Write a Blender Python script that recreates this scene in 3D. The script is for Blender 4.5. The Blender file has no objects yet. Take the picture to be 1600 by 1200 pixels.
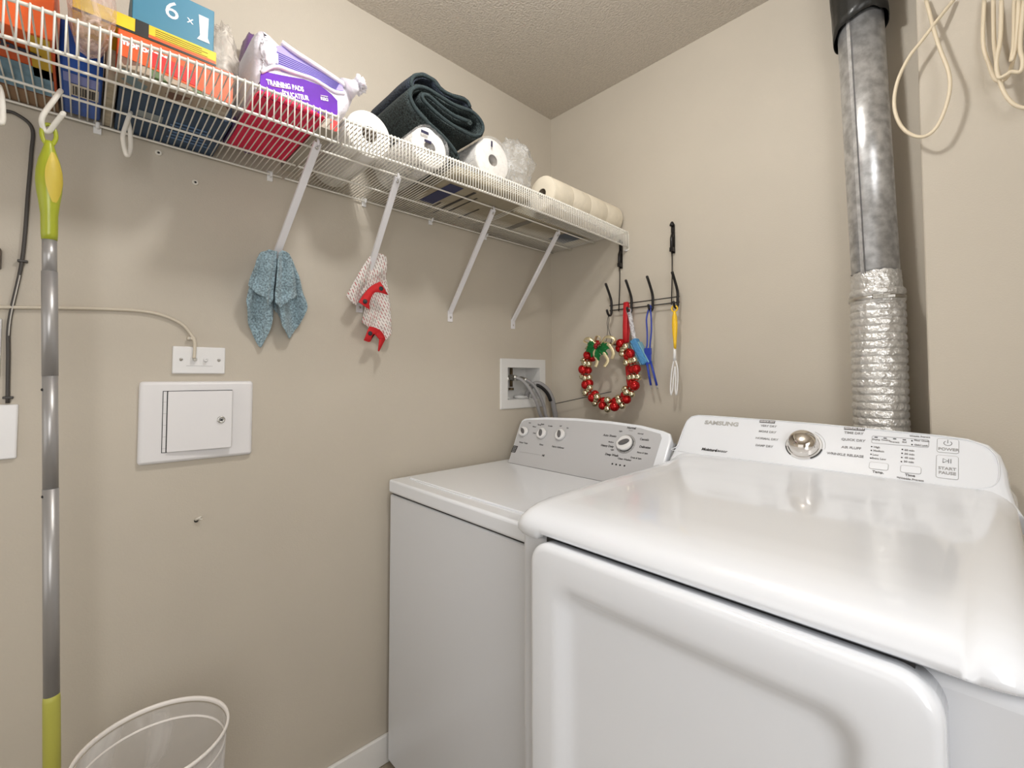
import bpy, bmesh, math, random
from mathutils import Vector, Matrix, noise
random.seed(7)
S = bpy.context.scene
COL = S.collection
PI = math.pi

# ------------------------------------------------------------------ camera
cam_d = bpy.data.cameras.new('camera'); cam = bpy.data.objects.new('camera', cam_d); COL.objects.link(cam)
cam.location = (1.39, -1.571, 1.253)
cam.rotation_euler = (math.radians(90 + 2.07), 0, math.radians(46.5))
cam_d.sensor_width = 36; cam_d.lens = 707.0 / 1600 * 36
cam_d.shift_y = -36.6 / 1600; cam_d.clip_start = 0.01
S.camera = cam
# ------------------------------------------------------------------ exposure / world / lights
S.view_settings.view_transform = 'Standard'; S.view_settings.look = 'None'
S.view_settings.gamma = 1.0; S.view_settings.use_curve_mapping = False
S.view_settings.exposure = 0.0
wd = bpy.data.worlds.new('world'); S.world = wd; wd.use_nodes = True
wd.node_tree.nodes['Background'].inputs[0].default_value = (.9, .92, 1, 1)
wd.node_tree.nodes['Background'].inputs[1].default_value = 0.3
def area(name, loc, target, size, power, col=(1, 1, 1), shape='SQUARE'):
    l = bpy.data.lights.new(name, 'AREA'); l.energy = power; l.size = size; l.color = col; l.shape = shape
    o = bpy.data.objects.new(name, l); COL.objects.link(o); o.location = loc
    o.rotation_euler = (Vector(target) - Vector(loc)).to_track_quat('-Z', 'Y').to_euler()
    return o
def bulb(name, loc, r, power, col):
    l = bpy.data.lights.new(name, 'POINT'); l.energy = power; l.shadow_soft_size = r; l.color = col
    o = bpy.data.objects.new(name, l); COL.objects.link(o); o.location = loc; return o
bulb("ceiling_lamp_light", (0.88, -1.10, 2.31), 0.055, 22.5, (1, .995, .985))
area('rear_fill', (0.75, -2.95, 1.1), (0.55, -0.3, 1.1), 1.5, 6, (.98, .99, 1))  # added soft fill from behind the camera, no hall is built there
area('side_fill', (2.22, -1.75, 1.40), (0.0, -0.95, 0.9), 1.1, 22, (.985, .99, 1))  # added soft fill from the right, no doorway is built there

# ------------------------------------------------------------------ materials
def lin(c):
    return tuple((x / 12.92 if x <= .04045 else ((x + .055) / 1.055) ** 2.4) for x in [v / 255 for v in c[:3]]) + (1,)
MC = {}
def mat(name, c, rough=.5, metal=0, bump=0, bscale=200, var=0, vscale=8, coat=0, spec=None, alpha=1, trans=0, c2=None, emit=0, bdist=.001, sheen=0):
    if name in MC: return MC[name]
    m = bpy.data.materials.new(name); m.use_nodes = True; nt = m.node_tree; b = nt.nodes['Principled BSDF']
    b.inputs['Base Color'].default_value = lin(c); b.inputs['Roughness'].default_value = rough
    b.inputs['Metallic'].default_value = metal; b.inputs['Coat Weight'].default_value = coat
    b.inputs['Coat Roughness'].default_value = .04
    if spec is not None: b.inputs['Specular IOR Level'].default_value = spec
    b.inputs['Alpha'].default_value = alpha; b.inputs['Transmission Weight'].default_value = trans
    b.inputs['Sheen Weight'].default_value = sheen
    if emit:
        b.inputs['Emission Color'].default_value = lin(c); b.inputs['Emission Strength'].default_value = emit
    tc = nt.nodes.new('ShaderNodeTexCoord')
    if bump:
        n = nt.nodes.new('ShaderNodeTexNoise'); n.inputs['Scale'].default_value = bscale; n.inputs['Detail'].default_value = 3
        bp = nt.nodes.new('ShaderNodeBump'); bp.inputs['Strength'].default_value = bump; bp.inputs['Distance'].default_value = bdist
        nt.links.new(tc.outputs['Object'], n.inputs['Vector']); nt.links.new(n.outputs['Fac'], bp.inputs['Height'])
        nt.links.new(bp.outputs['Normal'], b.inputs['Normal'])
    if var:
        n2 = nt.nodes.new('ShaderNodeTexNoise'); n2.inputs['Scale'].default_value = vscale; n2.inputs['Detail'].default_value = 5
        r = nt.nodes.new('ShaderNodeValToRGB'); r.color_ramp.elements[0].position = .35; r.color_ramp.elements[1].position = .65
        d = c2 or tuple(max(0, v * (1 - var)) for v in c)
        r.color_ramp.elements[0].color = lin(d); r.color_ramp.elements[1].color = lin(c)
        nt.links.new(tc.outputs['Object'], n2.inputs['Vector']); nt.links.new(n2.outputs['Fac'], r.inputs['Fac'])
        nt.links.new(r.outputs['Color'], b.inputs['Base Color'])
    MC[name] = m; return m
WALL = mat('wall_paint', (195, 186, 171), .62, bump=.35, bscale=260, var=.02, vscale=3)
CEIL = mat('ceiling_paint', (206, 197, 184), .9, bump=1, bscale=160, var=.06, vscale=120, bdist=.004)
FLOOR = mat('floor_vinyl', (150, 138, 120), .4, var=.1)
TRIM = mat('trim_paint', (232, 230, 226), .4)
WIRE = mat('white_vinyl_wire', (234, 230, 220), .35)
BRK = mat('white_bracket', (228, 226, 228), .3)
ENAMEL = mat('white_enamel', (238, 241, 246), .15, coat=.6, spec=.5)
ENAMEL2 = mat('white_cabinet_enamel', (222, 224, 228), .3, coat=.3, bump=.05, bscale=500)
PLAST = mat('white_plastic', (232, 231, 230), .35)
GREYP = mat('grey_console_film', (196, 196, 198), .38, metal=.1)
DGREY = mat('dark_grey_plastic', (98, 96, 96), .5)
MGREY = mat('mid_grey_plastic', (158, 157, 156), .45)
BLACK = mat('black_plastic', (26, 25, 25), .4)
INK = mat('dark_ink', (58, 56, 56), .6)
INKL = mat('grey_ink', (150, 149, 150), .6)
SILV = mat('silver_ink', (190, 190, 188), .35, metal=.4)
WHITEI = mat('white_ink', (240, 238, 240), .5)
CHROME = mat('chrome', (225, 220, 214), .09, metal=1)
CHROMES = mat('brushed_chrome', (205, 203, 198), .28, metal=1)
GALV = mat('galvanised_steel', (218, 218, 218), .33, metal=.65, var=.2, vscale=45, bump=.12, bscale=60)
FOIL = mat('crinkled_foil', (214, 212, 208), .34, metal=.6, bump=1, bscale=70, bdist=.006)
DUCTBLK = mat('black_tape', (34, 34, 32), .35, bump=.4, bscale=40, bdist=.004)
CORD = mat('beige_cord', (222, 208, 182), .45)
BCORD = mat('grey_cable', (66, 62, 58), .5)
CCORD = mat('cream_cable', (206, 196, 178), .5)
STRIPE = mat('white_cable_stripe', (196, 192, 184), .5)
LIME = mat('lime_plastic', (164, 172, 44), .35, coat=.2)
YEL = mat('mustard_rubber', (206, 184, 72), .5)
POLE = mat('aluminium_pole', (168, 166, 165), .36, metal=.5)
BLUEC = mat('blue_terry_cloth', (172, 200, 212), .95, bump=1, bscale=260, var=.34, vscale=210, bdist=.005, sheen=.3)
TOWELN = mat('navy_terry', (58, 68, 82), .95, bump=1, bscale=260, var=.6, c2=(14, 18, 24), vscale=260, bdist=.005)
TOWELG = mat('charcoal_green_terry', (66, 78, 78), .95, bump=1, bscale=260, var=.6, c2=(12, 17, 17), vscale=260, bdist=.005)
HEM = mat('towel_hem', (44, 56, 58), .9, bump=1, bscale=200, bdist=.003)
TISSUE = mat('white_tissue', (238, 234, 228), .85, bump=.3, bscale=90, bdist=.002)
CORE = mat('cardboard_core', (150, 138, 122), .8)
HOSE = mat('grey_hose', (146, 144, 144), .4)
REDG = mat('red_gloss_bauble', (176, 12, 16), .2, metal=.45)
GOLD = mat('pale_gold_bell', (228, 218, 184), .16, metal=1)
GOLDR = mat('gold_ribbon', (222, 208, 168), .3, metal=.6)
GREENF = mat('green_foil_leaf', (14, 110, 52), .28, metal=.35)
REDR = mat('red_ribbon', (184, 22, 30), .6)
NAVYB = mat('navy_card', (30, 66, 100), .5, var=.12, vscale=30)
BROWN = mat('brown_card', (150, 120, 92), .7)
def clear(name, c=(235, 235, 235), amt=.3, bs=35):
    if name in MC: return MC[name]
    m = bpy.data.materials.new(name); m.use_nodes = True; nt = m.node_tree; nt.nodes.clear()
    o = nt.nodes.new('ShaderNodeOutputMaterial'); t = nt.nodes.new('ShaderNodeBsdfTransparent')
    p = nt.nodes.new('ShaderNodeBsdfPrincipled'); mx = nt.nodes.new('ShaderNodeMixShader')
    p.inputs['Base Color'].default_value = lin(c); p.inputs['Roughness'].default_value = .15
    n = nt.nodes.new('ShaderNodeTexNoise'); n.inputs['Scale'].default_value = bs; n.inputs['Detail'].default_value = 4
    n.inputs['Distortion'].default_value = 1.5
    tc = nt.nodes.new('ShaderNodeTexCoord'); nt.links.new(tc.outputs['Object'], n.inputs['Vector'])
    bp = nt.nodes.new('ShaderNodeBump'); bp.inputs['Distance'].default_value = .006
    nt.links.new(n.outputs['Fac'], bp.inputs['Height']); nt.links.new(bp.outputs['Normal'], p.inputs['Normal'])
    r = nt.nodes.new('ShaderNodeMapRange'); r.inputs[1].default_value = .45; r.inputs[2].default_value = .65
    r.inputs[3].default_value = amt * .6; r.inputs[4].default_value = min(1, amt * 1.5)
    nt.links.new(n.outputs['Fac'], r.inputs[0]); nt.links.new(r.outputs[0], mx.inputs[0])
    nt.links.new(t.outputs[0], mx.inputs[1]); nt.links.new(p.outputs[0], mx.inputs[2]); nt.links.new(mx.outputs[0], o.inputs[0])
    MC[name] = m; return m
FILM = clear('clear_film', amt=.3)
BINP = clear('frosted_plastic', (226, 222, 218), .42, 3)
def patterned(name, base, spots, scale=30, rough=.5):
    """blotchy printed card made of a few flat colours"""
    m = bpy.data.materials.new(name); m.use_nodes = True; nt = m.node_tree; b = nt.nodes['Principled BSDF']
    b.inputs['Roughness'].default_value = rough
    tc = nt.nodes.new('ShaderNodeTexCoord'); v = nt.nodes.new('ShaderNodeTexVoronoi'); v.inputs['Scale'].default_value = scale
    nt.links.new(tc.outputs['Object'], v.inputs['Vector'])
    sp = nt.nodes.new('ShaderNodeSeparateColor'); nt.links.new(v.outputs['Color'], sp.inputs[0])
    r = nt.nodes.new('ShaderNodeValToRGB'); r.color_ramp.interpolation = 'CONSTANT'
    cols = [base] + spots; r.color_ramp.elements[0].color = lin(cols[0]); r.color_ramp.elements[0].position = 0
    r.color_ramp.elements[1].color = lin(cols[1]); r.color_ramp.elements[1].position = .5
    for i, c in enumerate(cols[2:]):
        e = r.color_ramp.elements.new(.5 + .5 * (i + 1) / (len(cols) - 1)); e.color = lin(c)
    nt.links.new(sp.outputs[0], r.inputs['Fac']); nt.links.new(r.outputs['Color'], b.inputs['Base Color'])
    return m
def dashes():
    """white weave with short red and grey stitches"""
    m = bpy.data.materials.new('red_dash_weave'); m.use_nodes = True; nt = m.node_tree; b = nt.nodes['Principled BSDF']
    b.inputs['Roughness'].default_value = .9
    tc = nt.nodes.new('ShaderNodeTexCoord'); mp = nt.nodes.new('ShaderNodeMapping'); mp.vector_type = 'POINT'
    mp.inputs['Rotation'].default_value = (0, PI / 2, 0)
    sx = nt.nodes.new('ShaderNodeSeparateXYZ'); cx = nt.nodes.new('ShaderNodeCombineXYZ')
    nt.links.new(tc.outputs['Object'], sx.inputs[0]); nt.links.new(sx.outputs[2], cx.inputs[0]); nt.links.new(sx.outputs[1], cx.inputs[1])
    k = nt.nodes.new('ShaderNodeTexBrick'); k.inputs['Scale'].default_value = 1
    k.inputs['Color1'].default_value = lin((190, 40, 50)); k.inputs['Color2'].default_value = lin((150, 150, 146)); k.inputs['Mortar'].default_value = lin((236, 230, 224))
    k.inputs['Mortar Size'].default_value = .0026; k.inputs['Brick Width'].default_value = .0165; k.inputs['Row Height'].default_value = .0074
    k.inputs['Mortar Smooth'].default_value = 0; k.offset = .5
    rt = nt.nodes.new('ShaderNodeMapping'); rt.inputs['Rotation'].default_value = (0, 0, math.radians(28))
    nt.links.new(cx.outputs[0], rt.inputs['Vector']); nt.links.new(rt.outputs[0], k.inputs['Vector']); nt.links.new(k.outputs['Color'], b.inputs['Base Color'])
    n = nt.nodes.new('ShaderNodeTexNoise'); n.inputs['Scale'].default_value = 350; bp = nt.nodes.new('ShaderNodeBump'); bp.inputs['Distance'].default_value = .003
    nt.links.new(tc.outputs['Object'], n.inputs['Vector']); nt.links.new(n.outputs['Fac'], bp.inputs['Height']); nt.links.new(bp.outputs['Normal'], b.inputs['Normal'])
    return m

# ------------------------------------------------------------------ mesh builder
class MB:
    def __init__(s): s.v = []; s.f = []; s.m = []; s.mats = []; s.sm = []
    def mi(s, m):
        if m not in s.mats: s.mats.append(m)
        return s.mats.index(m)
    def add(s, vs, fs, m, smooth=True, M=None):
        b = len(s.v); s.v += [(M @ Vector(v)) if M else Vector(v) for v in vs]; k = s.mi(m)
        for f in fs: s.f.append([b + i for i in f]); s.m.append(k); s.sm.append(smooth)
        return s
    def box(s, a, b, m, M=None):
        x0, y0, z0 = a; x1, y1, z1 = b
        vs = [(x0,y0,z0),(x1,y0,z0),(x1,y1,z0),(x0,y1,z0),(x0,y0,z1),(x1,y0,z1),(x1,y1,z1),(x0,y1,z1)]
        return s.add(vs, [(0,3,2,1),(4,5,6,7),(0,1,5,4),(1,2,6,5),(2,3,7,6),(3,0,4,7)], m, False, M)
    def tube(s, pts, r, m, n=8, M=None, smooth=True, caps=True, flat=None):
        pts = [Vector(p) for p in pts]; vs = []; fs = []
        rr = r if isinstance(r, (list, tuple)) else [r] * len(pts)
        t = (pts[1] - pts[0]).normalized(); u = t.orthogonal().normalized()
        if flat: u = (Vector(flat) - t * t.dot(Vector(flat))).normalized()
        for i, p in enumerate(pts):
            t2 = (pts[min(i + 1, len(pts) - 1)] - pts[max(i - 1, 0)]).normalized()
            u = (u - t2 * u.dot(t2)).normalized(); w = t2.cross(u)
            for k in range(n):
                a = 2 * PI * k / n
                vs.append(p + (u * math.cos(a) + w * math.sin(a) * (.35 if flat else 1)) * rr[i])
        for i in range(len(pts) - 1):
            for k in range(n):
                a = i * n + k; b = i * n + (k + 1) % n; fs.append((a, b, b + n, a + n))
        if caps: fs.append(list(range(n))[::-1]); fs.append([(len(pts) - 1) * n + k for k in range(n)])
        return s.add(vs, fs, m, smooth, M)
    def lathe(s, prof, m, n=32, M=None, smooth=True, cap=True):
        """profile of (radius, height) turned about local z"""
        vs = []; fs = []
        for r, h in prof:
            for k in range(n):
                a = 2 * PI * k / n; vs.append((r * math.cos(a), r * math.sin(a), h))
        for i in range(len(prof) - 1):
            for k in range(n):
                a = i * n + k; b = i * n + (k + 1) % n; fs.append((a, b, b + n, a + n))
        if cap:
            if prof[0][0] > 1e-6: fs.append(list(range(n))[::-1])
            if prof[-1][0] > 1e-6: fs.append([(len(prof) - 1) * n + k for k in range(n)])
        return s.add(vs, fs, m, smooth, M)
    def sphere(s, c, r, m, n=14, sc=(1, 1, 1)):
        vs = []; fs = []; h = n // 2
        for i in range(h + 1):
            a = PI * i / h
            for k in range(n):
                b = 2 * PI * k / n
                vs.append((c[0] + r * sc[0] * math.sin(a) * math.cos(b), c[1] + r * sc[1] * math.sin(a) * math.sin(b), c[2] + r * sc[2] * math.cos(a)))
        for i in range(h):
            for k in range(n):
                fs.append((i * n + k, (i + 1) * n + k, (i + 1) * n + (k + 1) % n, i * n + (k + 1) % n))
        return s.add(vs, fs, m)
    def rings(s, rings, m, M=None, smooth=True, cap0=True, cap1=True):
        n = len(rings[0]); vs = [p for r in rings for p in r]; fs = []
        for i in range(len(rings) - 1):
            for k in range(n):
                a = i * n + k; b = i * n + (k + 1) % n; fs.append((a, b, b + n, a + n))
        nb = len(fs)
        if cap0: fs.append(list(range(n))[::-1])
        if cap1: fs.append([(len(rings) - 1) * n + k for k in range(n)])
        s.add(vs, fs, m, smooth, M)
        for i in range(len(fs) - nb): s.sm[-1 - i] = False
        return s
    def grid(s, fn, nu, nv, m, M=None, smooth=True, wrap=False):
        vs = [fn(i / nu, j / nv) for j in range(nv + 1) for i in range(nu + 1)]
        fs = [(j * (nu + 1) + i, j * (nu + 1) + i + 1, (j + 1) * (nu + 1) + i + 1, (j + 1) * (nu + 1) + i) for j in range(nv) for i in range(nu)]
        return s.add(vs, fs, m, smooth, M)
    def text(s, body, size, m, M, align='CENTER', bold=0, ext=.0003, shear=0, width=None):
        c = bpy.data.curves.new('t', 'FONT'); c.body = body; c.size = size; c.align_x = align; c.align_y = 'CENTER'
        c.offset = bold; c.extrude = ext; c.shear = shear; c.resolution_u = 3
        o = bpy.data.objects.new('t', c); me = bpy.data.meshes.new_from_object(o)
        vs = [tuple(v.co) for v in me.vertices]
        if width and vs:
            w = max(v[0] for v in vs) - min(v[0] for v in vs); k = width / w; vs = [(v[0] * k, v[1], v[2]) for v in vs]
        s.add(vs, [tuple(p.vertices) for p in me.polygons], m, False, M)
        bpy.data.objects.remove(o); bpy.data.meshes.remove(me); bpy.data.curves.remove(c); return s
    def bounds(s):
        return [(min(v[i] for v in s.v), max(v[i] for v in s.v)) for i in range(3)]
WPOS = {}
def obj(name, mb, parent=None, bevel=0, seg=2, solid=0, sub=0, angle=35):
    b = mb.bounds()
    o0 = WPOS[parent] if parent else Vector(((b[0][0] + b[0][1]) / 2, (b[1][0] + b[1][1]) / 2, b[2][0]))
    me = bpy.data.meshes.new(name)
    me.from_pydata([v - o0 for v in mb.v], [], mb.f)
    for m in mb.mats: me.materials.append(m)
    for p, k, q in zip(me.polygons, mb.m, mb.sm): p.material_index = k; p.use_smooth = q
    bm = bmesh.new(); bm.from_mesh(me); bmesh.ops.recalc_face_normals(bm, faces=bm.faces); bm.to_mesh(me); bm.free()
    me.update()
    o = bpy.data.objects.new(name, me); COL.objects.link(o); WPOS[o] = o0
    if parent: o.parent = parent
    else: o.location = o0
    if solid:
        md = o.modifiers.new('solid', 'SOLIDIFY'); md.thickness = solid; md.offset = 0
    if bevel:
        md = o.modifiers.new('bevel', 'BEVEL'); md.width = bevel; md.segments = seg; md.limit_method = 'ANGLE'; md.angle_limit = math.radians(angle)
        md.harden_normals = False
        for p in me.polygons: p.use_smooth = True
        if hasattr(me, 'set_sharp_from_angle'): me.set_sharp_from_angle(angle=math.radians(40))
    if sub:
        md = o.modifiers.new('sub', 'SUBSURF'); md.levels = sub; md.render_levels = sub
    return o
def tag(o, label, cat=None, group=None):
    o['label'] = label
    if cat: o['category'] = cat
    if group: o['group'] = group
    return o
def thing(name, loc, label, cat, group=None):
    o = bpy.data.objects.new(name, None); COL.objects.link(o); o.location = loc; WPOS[o] = Vector(loc)
    o.empty_display_size = .05
    return tag(o, label, cat, group)
def struct(name, mb, **k):
    o = obj(name, mb, **k); o['kind'] = 'structure'; return o
def smooth_path(pts, n=8):
    """Catmull-Rom through the points"""
    P_ = [Vector(p) for p in pts]; P_ = [P_[0] * 2 - P_[1]] + P_ + [P_[-1] * 2 - P_[-2]]; out = []
    for i in range(1, len(P_) - 2):
        a, b, c, d = P_[i - 1:i + 3]
        for k in range(n):
            t = k / n
            out.append(.5 * ((2 * b) + (c - a) * t + (2 * a - 5 * b + 4 * c - d) * t * t + (3 * b - a - 3 * c + d) * t ** 3))
    out.append(P_[-2]); return out
def frame(o, x, y):
    x = Vector(x).normalized(); y = Vector(y).normalized(); z = x.cross(y)
    M = Matrix((x, y, z)).transposed().to_4x4(); M.translation = Vector(o); return M
def rrect(x0, x1, y0, y1, r, n=6):
    """rounded rectangle outline, counter clockwise"""
    out = []
    for cx, cy, a0 in ((x1 - r, y0 + r, -90), (x1 - r, y1 - r, 0), (x0 + r, y1 - r, 90), (x0 + r, y0 + r, 180)):
        for k in range(n + 1):
            a = math.radians(a0 + 90 * k / n); out.append((cx + r * math.cos(a), cy + r * math.sin(a)))
    return out
def plate(mb, x0, x1, y0, y1, r, depth, m, M, edge=.003, n=6):
    """rounded plate with a softened rim, front at local z = depth"""
    R = []
    for ins, d in ((0, 0), (0, depth - edge), (edge * .3, depth - edge * .3), (edge, depth)):
        R.append([(p[0], p[1], d) for p in rrect(x0 + ins, x1 - ins, y0 + ins, y1 - ins, max(r - ins, .0005), n)])
    mb.rings(R, m, M)
    return mb
def inset_poly(pts, d):
    n = len(pts); out = []
    for i in range(n):
        a = Vector(pts[i - 1]); b = Vector(pts[i]); c = Vector(pts[(i + 1) % n])
        e1 = (b - a).normalized(); e2 = (c - b).normalized(); n1 = Vector((-e1.y, e1.x)); n2 = Vector((-e2.y, e2.x))
        k = (n1 + n2); k = k.normalized() if k.length > 1e-6 else n1
        out.append(tuple(b + k * (d / max(.5, k.dot(n1)))))
    return out
def smooth_loop(pts, n=6):
    P_ = [Vector(p) for p in pts]; L = len(P_); out = []
    for i in range(L):
        a, b, c, d = P_[i - 1], P_[i], P_[(i + 1) % L], P_[(i + 2) % L]
        for k in range(n):
            t = k / n
            out.append(tuple(.5 * ((2 * b) + (c - a) * t + (2 * a - 5 * b + 4 * c - d) * t * t + (3 * b - a - 3 * c + d) * t ** 3)))
    return out
WALLF = frame((0, 0, 0), (0, 1, 0), (0, 0, 1))     # local x = world y, local y = world z, out of the left wall

# ------------------------------------------------------------------ room
H = 2.463
Y0, Y1, X1 = -3.1, 0.0, 2.3
b = MB()
def wq(m, y0, y1, z0, z1): b.add([(0, y0, z0), (0, y1, z0), (0, y1, z1), (0, y0, z1)], [(0, 1, 2, 3)], m, False)
hy0, hy1, hz0, hz1 = -.282, -.086, 1.157, 1.293
wq(WALL, Y0, hy0, 0, H); wq(WALL, hy1, Y1, 0, H); wq(WALL, hy0, hy1, 0, hz0); wq(WALL, hy0, hy1, hz1, H)
for y in (Y0, Y1):
    pass
b.add([(-.12, Y0, 0), (-.12, Y1, 0), (-.12, Y1, H), (-.12, Y0, H)], [(3, 2, 1, 0)], WALL, False)
struct('wall_left', b)
b = MB(); b.box((-.12, 0, 0), (X1 + .1, .1, H), WALL); struct('wall_back', b)
b = MB(); b.box((1.2925, -.145, 0), (X1, 0, H), WALL); struct('wall_chase', b, bevel=.004)
b = MB(); b.box((X1, Y0 - .1, 0), (X1 + .1, 0, H), WALL); struct('wall_right', b)
b = MB(); b.box((-.12, Y0 - .1, 0), (X1, Y0, H), WALL); struct('wall_front', b)
b = MB(); b.box((-.12, Y0 - .1, H), (X1 + .1, .1, H + .08), CEIL); struct('ceiling', b)
b = MB(); b.box((-.12, Y0 - .1, -.08), (X1 + .1, .1, 0), FLOOR); struct('floor', b)
b = MB(); b.box((0, Y0, 0), (.012, 0, .09), TRIM); struct('baseboard_left', b, bevel=.003)
b = MB(); b.box((.012, -.012, 0), (1.29, 0, .09), TRIM); struct('baseboard_back', b, bevel=.003)

# ceiling lamp
L = thing('ceiling_light', (.88, -1.08, H - .05), 'round flush ceiling lamp with a frosted diffuser over the room', 'lamp')
b = MB(); b.lathe([(.155, 0), (.16, -.012), (.16, -.03), (.15, -.034), (.14, -.034)], PLAST, 40, Matrix.Translation((.88, -1.08, H))); obj('rim', b, L)
b = MB(); b.lathe([(.14, -.03), (.135, -.045), (.11, -.058), (.06, -.066), (0, -.068)], mat('lamp_diffuser', (255, 248, 235), .5, emit=1.5), 40, Matrix.Translation((.88, -1.08, H)), cap=False); obj('diffuser', b, L)

# ------------------------------------------------------------------ wire shelving
ZD = 1.823; XF = .41; LIP = .058
def sag(x, y):
    d = max(0., -1.2 - y)
    up = .006 + (.012 * math.sin(PI * min(1, max(0, (y + 1.167) / 1.16))) if y > -1.167 else 0)
    return (-.09 * min(d, .5) ** 2 + up) * (max(0, x) / XF) ** 2
def sp(x, y, dz=0): return (x, y, ZD + sag(x, y) + dz)
def shelf(y0, y1, step, label):
    T = thing('wire_shelf', (0.2, (y0 + y1) / 2, ZD - LIP), label, 'shelf', 'ventilated wire shelving along the left wall')
    ys = [y0 + (y1 - y0) * k / 24 for k in range(25)]
    for x, dz, r in ((.012, 0, .0027), (.125, -.0042, .0027), (.25, -.0042, .0027), (XF, 0, .0031), (XF, -LIP, .0031)):
        b = MB(); b.tube([sp(x, y, dz) for y in ys], r, WIRE, 8); obj('rail', b, T)
    b = MB(); n = int((y1 - y0) / step)
    for k in range(n + 1):
        y = y0 + .004 + (y1 - y0 - .008) * k / n
        xs = (.008, .1, .2, .3, XF + .001)
        pts = [sp(x, y, .004) for x in xs] + [sp(XF + .0045, y, .001), sp(XF + .0045, y, -LIP - .002)]
        b.tube(pts, .00145, WIRE, 5)
    o = obj('deck_wires', b, T)
    return T
shA = shelf(-1.97, -1.171, .0130, 'left length of white wire shelf, carrying the boxes and training pads')
shB = shelf(-1.163, -.004, .0096, 'right length of white wire shelf, carrying the towels and paper rolls')
def clip(u, parent):
    b = MB(); b.box((0, u - .007, ZD - .016), (.006, u + .007, ZD + .012), PLAST); b.tube([(.004, u, ZD - .003), (.017, u, ZD - .004), (.019, u, ZD + .006)], .004, PLAST, 8)
    obj('wall_clip', b, parent, bevel=.0015)
for y in (-1.56, -1.20): clip(y, shA)
for y in (-.92, -.665, -.405): clip(y, shB)
b = MB(); b.box((XF - .022, -.0022, ZD - LIP - .006), (XF + .005, -.0005, ZD + .002), MC['anchor_plastic'] if 'anchor_plastic' in MC else mat('anchor_plastic', (226, 220, 208), .6)); b.box((XF - .012, -.008, ZD - LIP - .009), (XF - .002, -.0005, ZD - LIP - .003), PLAST); obj('end_bracket', b, shB, bevel=.001)

def bracket(top, foot, label):
    T = thing('shelf_bracket', (0, foot[1], foot[2] - .03), label, 'bracket', 'diagonal braces under the wire shelf')
    t = Vector(top); f = Vector(foot); ax = (f - t).normalized(); side = Vector((0, 1, 0)); side = (side - ax * ax.dot(side)).normalized()
    up = ax.cross(side)
    M = Matrix((side, up, ax)).transposed().to_4x4(); M.translation = t
    Ln = (f - t).length; w = .0085
    b = MB()
    # channel section: a web and two flanges
    pr = [(-w, 0), (w, 0), (w, .009), (w - .002, .009), (w - .002, .002), (-w + .002, .002), (-w + .002, .009), (-w, .009)]
    b.rings([[(p[0], -p[1], 0) for p in pr], [(p[0], -p[1], Ln) for p in pr]], BRK, M, smooth=False)
    obj('strut', b, T, bevel=.0008)
    b = MB(); b.box((.0003, foot[1] - .011, foot[2] - .03), (.0035, foot[1] + .011, foot[2] + .01), BRK); obj('foot_plate', b, T, bevel=.001)
    b = MB(); b.lathe([(.0042, 0), (.0042, .0015), (.002, .0025), (0, .0026)], CHROMES, 12, Matrix.Translation((.0035, foot[1], foot[2] - .014)) @ Matrix.Rotation(PI / 2, 4, 'Y')); obj('screw', b, T)
    b = MB(); b.tube([(top[0] - .004, top[1], top[2] + .012), (top[0], top[1], top[2] + .004), (top[0], top[1], top[2] - .006)], .0035, BRK, 8); b.lathe([(.004, 0), (.003, .002), (0, .0022)], CHROMES, 12, M @ Matrix.Translation((0, .001, .012)) @ Matrix.Rotation(-PI / 2, 4, 'X')); obj('shelf_clip', b, T)
    return T
bracket((.300, -1.175, 1.812), (.008, -1.212, 1.49), 'leftmost white shelf brace, its foot wrapped by the blue cloth')
bracket((.264, -.941, 1.812), (.008, -.930, 1.49), 'white shelf brace with the red dotted cloth hanging on it')
bracket((.262, -.583, 1.812), (.004, -.574, 1.49), 'bare white shelf brace second from the room corner')
bracket((.258, -.245, 1.812), (.004, -.248, 1.487), 'bare white shelf brace closest to the room corner')

# white plastic utility hooks hanging from the shelf rails
def uhook(pts, r, label, nm='utility_hook'):
    b = MB(); p = smooth_path(pts, 6); b.tube(p, r, WIRE, 10)
    for q in (p[0], p[-1]): b.sphere(q, r, WIRE, 10)
    return tag(obj(nm, b), label, 'hook', 'white plastic hooks on the shelf rail')
uhook([(0.2000, -1.6138, 1.7917), (0.2100, -1.6222, 1.7651), (0.2100, -1.6360, 1.7280), (0.2000, -1.6344, 1.7112), (0.2000, -1.6277, 1.7077), (0.2100, -1.6202, 1.7199), (0.2250, -1.6085, 1.7400)], .0042, 'bent white hook on the shelf rail with the green mop handle hanging from it')
uhook([(0.1250, -1.5095, 1.8250), (0.1300, -1.5164, 1.7934), (0.1350, -1.5211, 1.7604), (0.1350, -1.5140, 1.7254), (0.1250, -1.5076, 1.7467), (0.1200, -1.5093, 1.7861), (0.1150, -1.5128, 1.8109)], .0042, 'narrow empty white hook below the navy box')
uhook([(0.2200, -1.6888, 1.7569), (0.2200, -1.6854, 1.7413), (0.2200, -1.6829, 1.7026), (0.2200, -1.6856, 1.6936), (0.2200, -1.6903, 1.7053)], .0045, 'empty white hook at the left end, beside the grey cable')

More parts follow.
